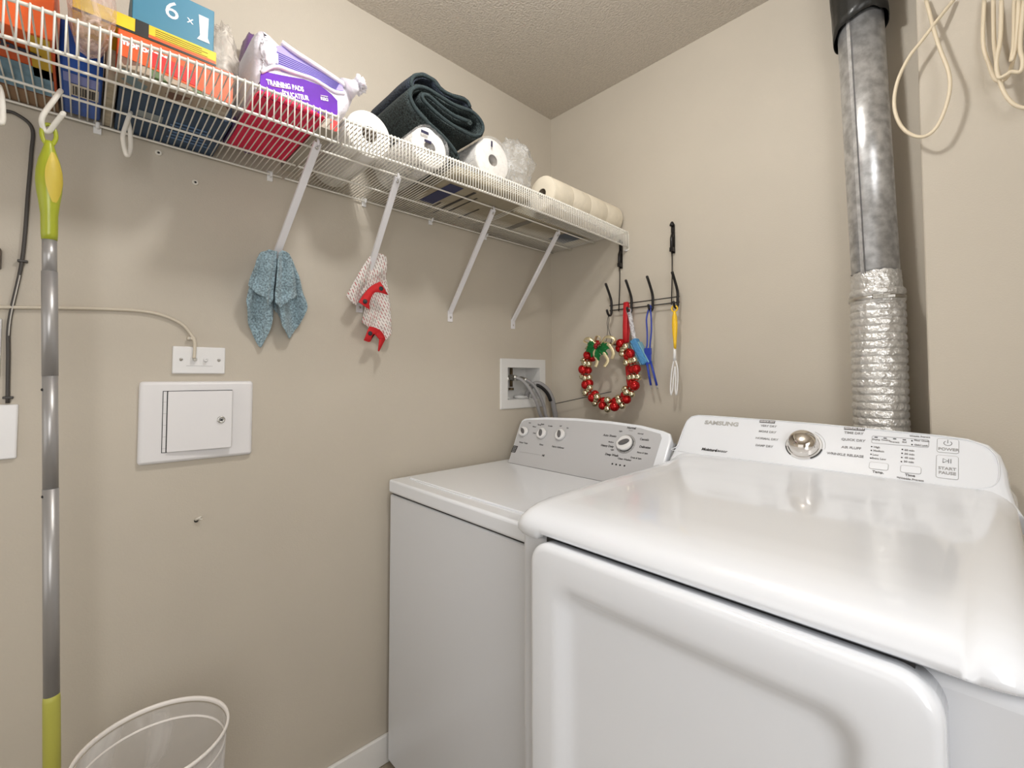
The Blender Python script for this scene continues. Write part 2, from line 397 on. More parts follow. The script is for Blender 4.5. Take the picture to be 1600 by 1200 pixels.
# ------------------------------------------------------------------ mop handle
T = thing('mop_pole', (.2, -1.60, 0.02), 'telescopic mop handle with lime grip hanging from a shelf hook', 'mop')
ex = Vector((0, .73, .0))
tp = Vector((.2, -1.6215, 1.508)); bt = Vector((.2, -1.597, .665)); fl = bt + (bt - tp) * .75
def lp(a): return tp + (bt - tp) * a
dn = (bt - tp).normalized(); MP = frame(tp, (0, 1, 0), -dn.cross(Vector((0, 1, 0))))
MP = Matrix((Vector((1, 0, 0)), -dn.cross(Vector((1, 0, 0))), -dn)).transposed().to_4x4(); MP.translation = tp
b = MB(); b.lathe([(.0108, -.002), (.0116, .01), (.0120, .045), (.0145, .068), (.0172, .088), (.0186, .108), (.0178, .126), (.0145, .146), (.0095, .164), (.0065, .176), (.006, .182), (0, .184)], LIME, 28, MP); obj('grip', b, T)
b = MB()   # mustard thumb inlay along the right side of the grip
def inl(u, v):
    h = .066 + .094 * v; prof = [(.066, .0143), (.088, .0173), (.108, .0187), (.126, .0179), (.146, .0146), (.160, .0107)]
    for (h0, r0), (h1, r1) in zip(prof, prof[1:]):
        if h0 <= h <= h1 + 1e-6: r = r0 + (r1 - r0) * (h - h0) / (h1 - h0)
    w = .75 * math.sin(PI * (v * .94 + .03)) ** .6; a = math.radians(28) + (u - .5) * 2 * w
    return MP @ Vector(((r + .0008) * math.cos(a), (r + .0008) * math.sin(a), h))
b.grid(inl, 8, 24, YEL); obj('thumb_inlay', b, T)
b = MB(); lpth = [MP @ Vector((0, q[0], q[1])) for q in ((0, .170), (-.007, .182), (-.0095, .198), (-.005, .211), (.003, .213), (.008, .204), (.009, .190), (.004, .176))]
b.tube(smooth_path(lpth, 6), [.0035] * 43, LIME, 8) if False else b.tube(smooth_path(lpth, 6), .0034, LIME, 8); obj('hanging_loop', b, T)
for r, a0, a1 in ((.0102, -.002, .075), (.0112, .072, .30), (.0108, .30, .55), (.0112, .545, 1.0)):
    b = MB(); b.tube([lp(a0), lp(a1)], r, POLE, 24); obj('pole_section', b, T)
for a in (.33, .56):
    b = MB(); q = lp(a); b.sphere((q.x + .004, q.y - .0095, q.z), .0028, BLACK, 10); obj('lock_button', b, T)
b = MB(); b.tube([lp(.985), lp(1.0), lp(1.6)], [.0110, .0120, .0120], mat('olive_sleeve', (176, 174, 78), .45), 24); obj('lower_sleeve', b, T)
b = MB(); b.tube([lp(1.6), lp(1.80)], .0108, POLE, 24); obj('pole_section', b, T)
b = MB(); q = lp(1.8); b.lathe([(.016, .02), (.03, 0), (.05, -.02), (.055, -.04)], LIME, 24, Matrix.Translation(q)); 
obj('mop_head_socket', b, T)

# ------------------------------------------------------------------ left wall fittings
cab = MB(); cp = smooth_path([(0.0060, -1.7412, 1.7945), (0.0060, -1.7073, 1.8007), (0.0060, -1.6851, 1.8017), (0.0070, -1.6615, 1.7804), (0.0060, -1.6611, 1.7257), (0.0060, -1.6635, 1.6425), (0.0060, -1.6680, 1.4988), (0.0060, -1.6824, 1.3700), (0.0060, -1.6821, 1.2910), (0.0060, -1.6805, 1.1993)], 8)
T = thing('grey_cable', cp[-1], 'dark grey cable running down the left wall to the white cover plate', 'cable')
cab.tube(cp, .0034, BCORD, 8); obj('cable_sheath', cab, T)
b = MB(); st = [p + Vector((.0028, .001, 0)) for p in cp[50:60]]; b.tube(st, .0012, STRIPE, 6); obj('bare_patch', b, T)
for q in ((0.0050, -1.6680, 1.4963), (0.0050, -1.6809, 1.2123)):
    b = MB(); b.box((.0005, q[1] - .007, q[2] - .004), (.011, q[1] + .008, q[2] + .001), BCORD); obj('cable_clip', b, T, bevel=.001)
T = thing('coax_cable', (.006, -1.5, 1.3), 'cream coaxial cable curving along the wall into the small outlet plate', 'cable')
b = MB(); b.tube(smooth_path([(0.0060, -1.7300, 1.3914), (0.0060, -1.6963, 1.3950), (0.0060, -1.6135, 1.4024), (0.0060, -1.5309, 1.4082), (0.0060, -1.4741, 1.4095), (0.0060, -1.4315, 1.4028), (0.0060, -1.3955, 1.3854), (0.0070, -1.3754, 1.3610), (0.0120, -1.3677, 1.3401), (0.0160, -1.3678, 1.3157), (0.0180, -1.3691, 1.2995)], 8), .0036, CCORD, 10); obj('cable_sheath', b, T)
q = (0.0040, -1.3748, 1.3515)
b = MB(); b.box((.0005, q[1] - .008, q[2] - .005), (.012, q[1] + .009, q[2] + .002), CCORD); b.lathe([(.0022, 0), (.002, .0015), (0, .0018)], CHROMES, 10, Matrix.Translation((.012, q[1] - .003, q[2] - .0015)) @ Matrix.Rotation(PI / 2, 4, 'Y')); obj('cable_clip', b, T, bevel=.001)
b = MB(); b.lathe([(.005, 0), (.005, .008), (.0036, .01)], CHROMES, 6, Matrix.Translation((.007, -1.3665, 1.2975)) @ Matrix.Rotation(PI / 2, 4, 'Y'), smooth=False); obj('connector', b, T)

T = thing('coax_outlet', (0, -1.355, 1.261), 'small white coaxial outlet plate above the access panel', 'outlet')
b = MB(); plate(b, -1.411, -1.299, 1.261, 1.3295, .002, .007, PLAST, WALLF); b.box((.007, -1.383, 1.2805), (.0076, -1.327, 1.2812), MGREY); obj('cover_plate', b, T)
for y in (-1.394, -1.3135):
    b = MB(); b.lathe([(.0038, 0), (.0036, .0012), (0, .0014)], CHROMES, 12, Matrix.Translation((.007, y, 1.2965)) @ Matrix.Rotation(PI / 2, 4, 'Y')); b.box((.0083, y - .003, 1.2962), (.0086, y + .003, 1.297), BLACK); obj('screw', b, T)
b = MB(); b.lathe([(.0052, 0), (.0052, .003), (.0042, .003), (.0042, .008), (.0015, .008), (.0015, .006)], PLAST, 18, Matrix.Translation((.007, -1.343, 1.2965)) @ Matrix.Rotation(PI / 2, 4, 'Y')); obj('socket', b, T)

T = thing('access_panel', (0, -1.353, 1.043), 'white metal access panel with round key lock on the left wall', 'panel')
b = MB(); plate(b, -1.473, -1.233, 1.044, 1.242, .008, .014, mat('white_panel_paint', (226, 224, 224), .4), WALLF, edge=.008); obj('frame', b, T)
MP2 = MC['white_panel_paint']
b = MB(); b.box((.013, -1.4275, 1.071), (.0155, -1.421, 1.2175), MP2)
for k in range(5): b.box((.0155, -1.4275, 1.08 + k * .028), (.0158, -1.421, 1.0803 + k * .028), INK)
obj('hinge', b, T, bevel=.0006)
b = MB(); b.box((.0135, -1.429, 1.0695), (.0144, -1.283, 1.219), BLACK); obj('door_gap', b, T)
DM = frame((.0165, -1.419, 0), (.07, 1, 0), (0, 0, 1))
b = MB(); plate(b, 0, .134, 1.0705, 1.2175, .002, .0045, MP2, DM @ Matrix.Translation((0, 0, -.001)), edge=.001); d = obj('door', b, T)
lk = DM @ Matrix.Translation((.110, 1.1435, .0035))
b = MB(); b.lathe([(.0088, 0), (.0088, .003), (.0075, .0045), (.005, .0045), (.0046, .0036)], CHROMES, 28, lk); b.lathe([(.0044, .003), (.0042, .0042), (0, .0042)], MGREY, 20, lk); b.lathe([(.0024, .0042), (.0022, .005), (.0012, .005), (.0012, .0044)], BLACK, 12, lk); b.box((-.0004, -.0008, .0044), (.004, .0008, .0052), BLACK, lk); obj('lock', b, d)

T = thing('cable_cover_plate', (0, -1.70, 1.085), 'white blank cover plate below the dark grey cable', 'outlet')
b = MB(); plate(b, -1.74, -1.6655, 1.085, 1.1965, .003, .008, PLAST, WALLF); obj('cover_plate', b, T)
b = MB(); b.lathe([(.0036, 0), (.0034, .0012), (0, .0014)], PLAST, 12, Matrix.Translation((.008, -1.703, 1.18)) @ Matrix.Rotation(PI / 2, 4, 'Y')); obj('screw', b, T)
b = MB(); plate(b, -1.78, -1.693, 1.252, 1.372, .003, .008, PLAST, WALLF); tag(obj('switch_plate', b), 'white switch plate cut by the left edge, above the other plate', 'switch')
b = MB(); plate(b, -1.80, -1.697, 1.472, 1.515, .004, .022, mat('brown_plastic', (92, 82, 72), .5), WALLF); tag(obj('wall_box', b), 'dark brown small box on the wall at the left edge', 'box')

def anchor(y, z, label, x=0):
    T = thing('wall_anchor', (0, y, z - .006), label, 'anchor', 'old plastic wall anchors')
    b = MB(); b.lathe([(.0075, 0), (.0068, .003), (.003, .003), (.0026, 0)], mat('anchor_plastic', (206, 196, 178), .6), 14, Matrix.Translation((0.0002, y, z)) @ Matrix.Rotation(PI / 2, 4, 'Y')); obj('flange', b, T)
    b = MB(); b.lathe([(.0026, .0), (.0024, .0022), (0, .0022)], BLACK, 10, Matrix.Translation((0.0005, y, z)) @ Matrix.Rotation(PI / 2, 4, 'Y')); obj('hole', b, T)
    return T
anchor(-1.373, 1.752, 'beige wall anchor under the shelf left of the first brace')
anchor(-1.449, 1.803, 'beige wall anchor just below the navy box')
T = thing('broken_anchor', (0, -1.35, .885), 'torn wall anchor sticking out low on the left wall', 'anchor')
b = MB(); b.tube([(0.001, -1.354, .893), (.010, -1.350, .897), (.016, -1.345, .902)], [.004, .003, .0015], MC['anchor_plastic'], 8); b.tube([(0.001, -1.350, .893), (.010, -1.342, .893)], [.003, .0012], MC['anchor_plastic'], 6); obj('plug', b, T)
b = MB(); b.lathe([(.005, 0), (.0045, .001), (0, .001)], BLACK, 10, Matrix.Translation((.0003, -1.353, .890)) @ Matrix.Rotation(PI / 2, 4, 'Y')); obj('hole', b, T)

# ------------------------------------------------------------------ cloths on the braces
def cloth(nm, mb, parent=None):
    return obj(nm, mb, parent, solid=.003, sub=1)
def drape(b, top, bot, m, amp, folds, ph=0, nu=40, nv=34, mid=.12, x0=.022, jag=.0, xt=None):
    """cloth hung from a gathered top edge; top and bottom edges are (y, z) polylines"""
    def ev(pl, u):
        n = len(pl) - 1; k = min(n - 1, int(u * n)); t = u * n - k
        return (pl[k][0] + (pl[k + 1][0] - pl[k][0]) * t, pl[k][1] + (pl[k + 1][1] - pl[k][1]) * t)
    def fn(u, v):
        a = ev(top, u); c = ev(bot, u)
        w = v ** .8
        y = a[0] + (c[0] - a[0]) * w; z = a[1] + (c[1] - a[1]) * v
        xb = x0 if xt is None else xt + (x0 - xt) * min(1, v * 1.25) ** .8
        x = xb + mid * math.sin(PI * min(1, v * .9 + .05)) + amp * (.35 + v * .65) * math.sin(u * folds * 2 * PI + ph + v * .6)
        nn = noise.noise(Vector((y * 30, z * 30, ph))) * .006
        z += jag * math.sin(u * 190) * v ** 8
        return (max(.004, x + nn), y, z)
    b.grid(fn, nu, nv, m)
Y = lambda *p: [(q[1], q[2]) for q in p]
b = MB()
drape(b, Y((0.0700, -1.2442, 1.5683), (0.0800, -1.2379, 1.5828), (0.0900, -1.2192, 1.5878), (0.0800, -1.1912, 1.5935), (0.0700, -1.1652, 1.5828)),
      Y((0.0400, -1.2635, 1.4543), (0.0400, -1.2519, 1.3958), (0.0400, -1.2183, 1.3290), (0.0500, -1.2015, 1.3868), (0.0500, -1.1914, 1.4509), (0.0500, -1.1764, 1.4313), (0.0500, -1.1740, 1.3924), (0.0500, -1.1468, 1.3586), (0.0500, -1.1200, 1.4003), (0.0500, -1.1085, 1.4490), (0.0500, -1.1145, 1.4981)), BLUEC, .020, 3.4, .6, nu=60, mid=.01, x0=.03, jag=.0015, xt=.075)
drape(b, Y((0.1100, -1.2470, 1.5700), (0.1100, -1.2292, 1.5834), (0.1100, -1.2077, 1.5825)),
      Y((0.0800, -1.2661, 1.4906), (0.0800, -1.2481, 1.4764), (0.0800, -1.2250, 1.4607), (0.0800, -1.2170, 1.4412), (0.0800, -1.2048, 1.4563)), BLUEC, .007, 1.6, 2, nu=34, mid=.008, x0=.072, jag=.0015, xt=.112)
drape(b, Y((0.1100, -1.2061, 1.5777), (0.1100, -1.1953, 1.5883), (0.1100, -1.1792, 1.5811)),
      Y((0.0850, -1.2030, 1.4524), (0.0850, -1.1853, 1.4406), (0.0850, -1.1678, 1.4600), (0.0800, -1.1432, 1.4777)), BLUEC, .008, 1.3, 1, nu=34, mid=.008, x0=.072, jag=.0015, xt=.112)
tag(cloth('blue_cloth', b), 'light blue terry cleaning cloth hung over the leftmost shelf brace', 'cloth')

T = thing('dotted_cloth', (.03, -.905, 1.34), 'white cloth with red stitches and a red dotted border, hung on the second brace', 'cloth')
DASH = dashes(); RTRIM = mat('red_border_cloth', (200, 28, 34), .75, bump=.5, bscale=250); 
b = MB()
drape(b, Y((0.0700, -0.9359, 1.6309), (0.0700, -0.9211, 1.6377), (0.0700, -0.9038, 1.6348), (0.0700, -0.8884, 1.6295)),
      Y((0.0700, -1.0013, 1.4966), (0.0700, -0.9832, 1.4774), (0.0750, -0.9673, 1.4728), (0.0750, -0.9533, 1.5000), (0.0750, -0.9266, 1.5333), (0.0750, -0.8945, 1.5540), (0.0700, -0.8696, 1.5439)), DASH, .006, 1.6, 0, nu=44, mid=.012, x0=.058, jag=.001, xt=.098)
drape(b, Y((0.0450, -0.9061, 1.6022), (0.0450, -0.8864, 1.6180), (0.0450, -0.8637, 1.5946)),
      Y((0.0500, -0.9406, 1.4245), (0.0500, -0.9127, 1.4085), (0.0500, -0.8775, 1.3905), (0.0500, -0.8548, 1.3733), (0.0450, -0.8363, 1.3978), (0.0450, -0.8395, 1.4819)), DASH, .006, 1.4, 1, nu=44, mid=.008, x0=.035, jag=.001)
cloth('woven_panel', b, T)
def band(pts_in, pts_out, x, dots, mb, dm):
    n = len(pts_in)
    a = smooth_path([Vector((x, p[1], p[2])) for p in pts_in], 6); c = smooth_path([Vector((x + .002, p[1], p[2])) for p in pts_out], 6)
    mb.rings  # strip between two edges
    vs = a + c; k = len(a); mb.add(vs, [(i, i + 1, k + i + 1, k + i) for i in range(k - 1)], RTRIM)
    for q in dots: dm.append(q)
dm = []
b = MB()
band([(0.0880, -0.9733, 1.4783), (0.0880, -0.9574, 1.5036), (0.0880, -0.9330, 1.5325), (0.0880, -0.9034, 1.5507)], [(0.0880, -0.9383, 1.4587), (0.0880, -0.9386, 1.4823), (0.0880, -0.9201, 1.5143), (0.0880, -0.8767, 1.5118)], .088, [(0.0900, -0.9540, 1.4823), (0.0900, -0.9020, 1.5284)], b, dm); obj('red_border', b, T, solid=.002); b = MB()
band([(0.0580, -0.9231, 1.4111), (0.0580, -0.9038, 1.4086), (0.0580, -0.8818, 1.3979), (0.0580, -0.8682, 1.3782)], [(0.0580, -0.9415, 1.3659), (0.0580, -0.9204, 1.3631), (0.0580, -0.9100, 1.3879), (0.0580, -0.8903, 1.3728)], .058, [(0.0610, -0.9222, 1.3889)], b, dm)
band([(0.0580, -0.8862, 1.3976), (0.0580, -0.8750, 1.3902), (0.0580, -0.8681, 1.3741)], [(0.0580, -0.8942, 1.3360), (0.0580, -0.8920, 1.3341), (0.0580, -0.8898, 1.3342)], .058, [], b, dm); obj('red_border', b, T, solid=.002)
for q in dm:
    b = MB(); b.lathe([(.0072, 0), (.0068, .0015), (0, .0018)], mat('dot_felt', (44, 52, 56), .8), 18, Matrix.Translation(Vector(q) + Vector((.002, 0, 0))) @ Matrix.Rotation(PI / 2, 4, 'Y')); obj('dot', b, T)

# ------------------------------------------------------------------ washer outlet box and hoses
T = thing('washer_outlet_box', (0, -.184, 1.119), 'recessed white washing machine outlet box near the corner', 'outlet box')
b = MB(); OB = mat('box_plastic', (222, 221, 218), .5)
fy0, fy1, fz0, fz1 = -.321, -.047, 1.119, 1.330
out_ = rrect(fy0, fy1, fz0, fz1, .002, 3); inn = rrect(hy0, hy1, hz0, hz1, .002, 3)
b.rings([[(p[0], p[1], 0) for p in out_], [(p[0], p[1], .004) for p in out_], [(p[0], p[1], .006) for p in inset_poly(out_, .003)], [(p[0], p[1], .006) for p in inn], [(p[0], p[1], -.085) for p in inn]], OB, WALLF, smooth=False, cap0=False, cap1=True); obj('box_shell', b, T)
BR = mat('brass_valve', (120, 104, 80), .35, metal=.8)
for y, nm in ((-.245, 0), (-.200, 1)):
    b = MB(); b.tube([(-.06, y, 1.30), (-.06, y, 1.21)], .011 if nm == 0 else .007, BLACK if nm == 0 else BR, 12)
    b.tube([(-.06, y, 1.245), (-.025, y, 1.245)], .009, CHROMES, 12); b.tube([(-.06, y, 1.205), (-.06, y, 1.195)], .012, BR, 8); obj('valve', b, T)
b = MB(); b.text('HOT   COLD', .014, INK, WALLF @ Matrix.Translation((-.215, 1.215, -.084)), ext=.0002); b.text('WASTE', .01, INK, WALLF @ Matrix.Translation((-.255, 1.168, -.084)), ext=.0002) if False else None; 
b = MB(); b.lathe([(.034, 0), (.034, .012), (.028, .012), (.028, 0)], OB, 28, Matrix.Translation((-.05, -.145, 1.158))); obj('drain_collar', b, T)
def hose(pts, r, label, col=HOSE, nut=True):
    p = smooth_path(pts, 8)
    T = thing('water_hose', p[-1], label, 'hose', 'hoses from the outlet box to the washer')
    b = MB(); b.tube(p, r, col, 14); obj('hose_tube', b, T)
    if nut:
        b = MB(); d = (p[2] - p[0]).normalized(); b.tube([p[0] - d * .004, p[0] + d * .014], r * 1.45, CHROMES, 8, smooth=False); b.tube([p[0] + d * .014, p[0] + d * .03], r * 1.15, CHROMES, 14); obj('hose_nut', b, T)
    return T
hose([(-0.0250, -0.2396, 1.2529), (0.0000, -0.2294, 1.2501), (0.0280, -0.2110, 1.2339), (0.0500, -0.1909, 1.1959), (0.0600, -0.1661, 1.1467), (0.0620, -0.1405, 1.0855), (.065, -.10, 1.04), (.09, -.11, .9)], .0075, 'front grey water hose, curving down out of the outlet box')
hose([(-0.0250, -0.1740, 1.2444), (0.0000, -0.1673, 1.2389), (0.0250, -0.1491, 1.2195), (0.0450, -0.1341, 1.1808), (0.0550, -0.1124, 1.1250), (0.0600, -0.1016, 1.0776), (.08, -.075, 1.04), (.12, -.09, .9)], .0075, 'rear grey water hose, second out of the outlet box')
dr = smooth_path([(-0.0450, -0.1220, 1.1293), (-0.0200, -0.1392, 1.1792), (0.0080, -0.1355, 1.2163), (0.0300, -0.1138, 1.2220), (0.0450, -0.0803, 1.1964), (0.0500, -0.0564, 1.1591), (0.0500, -0.0395, 1.1073), (0.0500, -0.0310, 1.0612), (.055, -.045, .95)], 8)
T = thing('drain_hose', dr[-1], 'thick grey drain hose hooked into the outlet box with black lining', 'hose')
b = MB(); b.tube(dr, .0115, HOSE, 16); obj('hose_tube', b, T)
b = MB(); b.tube([p + Vector((.001, -.011, -.006)) for p in dr[22:42]], .008, BLACK, 10); obj('hose_guide', b, T)
b = MB(); q0 = Vector((0.0398, -0.0450, 1.1298)); q1 = Vector((0.3479, -0.0350, 1.1940))
q2 = q1 + (q1 - q0) * .0
b.tube([q0, q1], .0016, BLACK, 6); b.tube([q0 + Vector((.006, 0, -.008)), q0 + Vector((.006, 0, .014))], .0016, BLACK, 6)
c = q0 + Vector((.006, 0, .002)); b.box(tuple(c - Vector((.004, .004, .003))), tuple(c + Vector((.004, .004, .003))), BLACK)
tag(obj('cable_tie', b), 'long black cable tie pointing from the drain hose towards the wreath', 'cable tie')

# ------------------------------------------------------------------ washing machine
WX0, WX1, WY0, WY1 = .03, .716, -.837, -.15
T = thing('washing_machine', ((WX0 + WX1) / 2, (WY0 + WY1) / 2, 0), 'white top loading washer with grey control panel beside the left wall', 'washing machine')
b = MB(); b.box((WX0 + .003, WY0 + .004, .03), (WX1 - .003, WY1, .871), ENAMEL2); obj('cabinet', b, T, bevel=.006, seg=3)
b = MB(); b.box((WX0 + .008, WY0 + .010, .86), (WX1 - .008, WY1 - .01, .879), BLACK); obj('seam_dark_fill', b, T)
b = MB(); b.box((WX0, WY0, .876), (WX1, WY1, .919), ENAMEL); obj('top_panel', b, T, bevel=.008, seg=4)
b = MB(); plate(b, WX0 + .035, WX1 - .03, -.785, -.375, .012, .0065, ENAMEL, Matrix.Translation((0, 0, .9175)), edge=.003)
ld = obj('lid', b, T)
b = MB(); plate(b, .12, .40, -.792, -.778, .006, .003, ENAMEL, Matrix.Translation((0, 0, .9185)), edge=.001); obj('lid_grip', b, ld)
for x in (WX0 + .06, WX1 - .06):
    for y in (WY0 + .06, WY1 - .06):
        b = MB(); b.lathe([(.02, 0), (.02, .012), (.01, .014), (.01, .032)], BLACK, 16, Matrix.Translation((x, y, 0))); obj('foot', b, T)
WM = frame((0, -.355, .92), (1, 0, 0), (0, .105, .155))
cw = T
prof = [(.086, -.006), (.716, -.006), (.717, .10), (.716, .172), (.706, .192), (.68, .200), (.60, .213), (.48, .219), (.33, .220), (.18, .213), (.095, .203), (.068, .197), (.056, .186), (.054, .165), (.070, .08)]
b = MB()
R = []
for ins, d in ((0, -.10), (0, -.006), (.0015, -.002), (.005, 0)):
    R.append([(p[0], p[1], d) for p in inset_poly(prof, ins)])
R[0] = [(p[0], max(p[1] - .035, -.006) if p[1] > 0 else p[1], -.10) for p in prof]
b.rings(R, ENAMEL, WM); cons = obj('control_console', b, T, bevel=.004, seg=3, angle=25)
gp = [(.092, -.0008), (.36, -.001), (.683, -.001), (.684, .172), (.676, .186), (.60, .200), (.48, .206), (.33, .206), (.18, .199), (.088, .190), (.070, .184), (.0625, .172), (.063, .160)]
b = MB(); b.rings([[(p[0], p[1], -.001) for p in gp], [(p[0], p[1], .0008) for p in gp]], GREYP, WM, smooth=False); obj('grey_fascia', b, cons)
b = MB(); b.box((.088, -.006, -.004), (.71, -.0015, .0018), BLACK, WM); obj('base_seam', b, cons)
b = MB(); b.box((.718, .01, -.09), (.722, .17, -.018), MGREY, WM); obj('end_cap', b, cons, bevel=.003)
def knob(c, r, ang, big=False):
    M = WM @ Matrix.Translation((c[0], c[1], .001)) @ Matrix.Rotation(math.radians(ang), 4, 'Z')
    b = MB()
    if big:
        b.lathe([(r * 1.28, 0), (r * 1.28, .0012), (r * 1.05, .0012)], MGREY, 40, M)
        b.lathe([(r * 1.04, 0), (r * 1.04, .0035), (r, .004)], BLACK, 40, M)
    # round knob with a pointer nose
    def ol(s): return [((r * s) * math.cos(a), (r * s) * math.sin(a)) if abs(math.sin(a / 2 - PI / 4)) > .24 else ((r * s * 1.12) * math.cos(a), (r * s * 1.12) * math.sin(a)) for a in [2 * PI * k / 40 for k in range(40)]]
    b.rings([[(x, y, 0) for x, y in ol(1)], [(x, y, .011) for x, y in ol(.98)], [(x, y, .0135) for x, y in ol(.9)]], PLAST, M)
    k = obj('knob', b, cons)
    b = MB(); gr = [(.34 * r * math.cos(a) * (1 + .0), .74 * r * math.sin(a)) for a in [2 * PI * q / 24 for q in range(24)]]
    b.rings([[(x, y, .012) for x, y in gr], [(x * .9, y * .96, .018) for x, y in gr], [(x * .6, y * .9, .020) for x, y in gr]], DGREY, M); obj('grip_ridge', b, k)
knob((0.1045, 0.1330), .0200, 46); knob((0.2010, 0.1344), .0205, 22); knob((0.2922, 0.1385), .0205, 22); knob((0.5679, 0.1372), .0265, -62 + 180, True)
b = MB()
def wt(s_, c, size, m=INK, bold=.0002, align='CENTER'):
    q = MB(); q.text(s_, size, m, WM @ Matrix.Translation((c[0], c[1], .0009)), align, bold); obj('lettering', q, cons)
wt('Temp', (0.1638, 0.1735), .009); wt('Water Temp', (0.1219, 0.0889), .009); wt('Rinse', (0.2082, 0.0883), .009) if False else wt('Rinse', (0.2162, 0.0920), .009)
wt('Fabric Softener', (0.2991, 0.0916), .0095); wt('Hot', (0.1088, 0.1775), .0075); wt('Warm', (0.1417, 0.1628), .0075); wt('Cold', (0.1563, 0.1354), .0075); wt('Single', (0.1788, 0.1777), .0075); wt('Double', (0.2214, 0.1729), .0075); wt('Off', (0.2708, 0.1773), .0075); wt('On', (0.3072, 0.1725), .0075)
wt('Normal', (0.5691, 0.1970), .0105, bold=.0004); wt('Power', (0.5699, 0.1874), .006, INKL); wt('Light', (0.5328, 0.1813), .0065); wt('Normal', (0.6080, 0.1794), .0065); wt('Auto Sheets', (0.4974, 0.1605), .0105, bold=.0003); wt('Casuals', (0.6278, 0.1605), .0105, bold=.0003)
wt('Medium', (0.5110, 0.1376), .0065); wt('Heavy Duty', (0.5016, 0.1220), .0105, bold=.0004); wt('Delicates', (0.6383, 0.1344), .0105, bold=.0004); wt('Light', (0.5260, 0.1108), .0065); wt('Rinse & Spin', (0.6359, 0.1139), .0075)
wt('Deep Wash', (0.5303, 0.0925), .0105, bold=.0004); wt('Drain & Spin', (0.6199, 0.0938), .0075); wt('Clean Washer', (0.5817, 0.0838), .0085)
b = MB()
for i in range(10):
    a = math.radians(-210 + i * 26); c = (0.5679, 0.1372); b.box((c[0] + .030 * math.cos(a) - .001, c[1] + .030 * math.sin(a) - .001, .0012), (c[0] + .030 * math.cos(a) + .001, c[1] + .030 * math.sin(a) + .001, .0026), INK, WM)
for p in ((0.5440, 0.0623), (0.5585, 0.0622), (0.5728, 0.0622), (0.5892, 0.0625)):
    b.lathe([(.0028, 0), (.0028, .001)], BLACK, 12, WM @ Matrix.Translation((p[0], p[1], .0008)))
obj('indicator_dots', b, cons)
b = MB(); c = (0.0898, 0.0566)
b.box((c[0] - .012, c[1] - .014, .0008), (c[0] + .012, c[1] + .015, .0016), INK, WM)
for i in range(3):
    for j in range(4): b.box((c[0] - .0075 + i * .0056, c[1] - .011 + j * .0063, .0016), (c[0] - .0045 + i * .0056, c[1] - .0085 + j * .0063, .0019), GREYP, WM)
a0 = (0.1227, 0.0497); a1 = (0.2340, 0.0514)
b.tube([WM @ Vector((a0[0], a0[1], .001)), WM @ Vector((a1[0], a1[1], .001))], .0004, INKL, 5); wt('HE', (0.2472, 0.0506), .010, bold=.0004); obj('maker_emblem', b, cons)

# ------------------------------------------------------------------ dryer
DX0, DX1 = .737, 1.423
T = thing('clothes_dryer', ((DX0 + DX1) / 2, -.55, 0), 'large white front loading dryer with a chrome dial', 'dryer')
b = MB(); b.box((DX0 + .004, -.928, .03), (DX1 - .004, -.15, .950), ENAMEL2); obj('cabinet', b, T, bevel=.012, seg=4)
for x in (DX0 + .07, DX1 - .07):
    for y in (-.84, -.22):
        b = MB(); b.lathe([(.022, 0), (.022, .012), (.012, .014), (.012, .032)], BLACK, 16, Matrix.Translation((x, y, 0))); obj('foot', b, T)
# moulded top: closed cross-sections in (y, z) lofted along x, shrinking at the ends
sec = [(-.925, .948), (-.937, .9465), (-.949, .951), (-.9575, .962), (-.9575, .976), (-.950, .989), (-.934, .999), (-.91, 1.0055), (-.87, 1.010), (-.80, 1.0125), (-.72, 1.0135), (-.60, 1.015), (-.48, 1.017), (-.40, 1.0185), (-.345, 1.021), (-.315, 1.027), (-.25, 1.045), (-.17, 1.04), (-.15, 1.02), (-.15, .951)]
def topsec(d, x):
    """cross-section at distance d from the side edge"""
    mid_ = min(1, max(0, (x - .795) / .02))
    R_ = .045; k = 0 if d >= R_ else R_ - math.sqrt(max(0, R_ * R_ - (R_ - d) ** 2))
    o_ = []
    for y, z in sec:
        f_ = min(1, max(0, (z - .948) / .05)); g_ = 1 if y < -.90 else max(0, 1 - (y + .90) / .05)
        yy = y + k * .75 * g_; zz = z - k * .85 * f_
        inn_ = min(1, max(0, (d - .05) / .03)) * min(1, max(0, (y + .86) / .03)) * min(1, max(0, (-.36 - y) / .03))
        zz -= .0035 * inn_
        zz = max(.9465, zz)
        if y < -.90 and z < .985: zz = max(zz, .9465 + .0150 * mid_ + (.006 if z > .955 else 0) * mid_)
        o_.append((yy, zz))
    return o_
ds = [0, .0012, .004, .009, .016, .024, .034, .045, .055, .065, .08, .1, .15, .22, .3]
xs = [(DX0 + d, d) for d in ds] + [(DX1 - d, d) for d in reversed(ds)]
xs2 = sorted(xs + [(q, .2) for q in (.797, .803, .809, .815, 1.345, 1.351, 1.357, 1.363, 1.368)]); xs2 = [(x, min(x - DX0, DX1 - x)) for x, d in xs2]
b = MB(); b.rings([[(x, y, z) for y, z in topsec(d, x)] for x, d in xs2], ENAMEL); dtop = obj('top_panel', b, T)
b = MB(); b.box((.822, -.944, .935), (1.330, -.926, .9615), BLACK); obj('seam_dark_fill', b, T)  # black strip put in for the shade inside the gap above the door
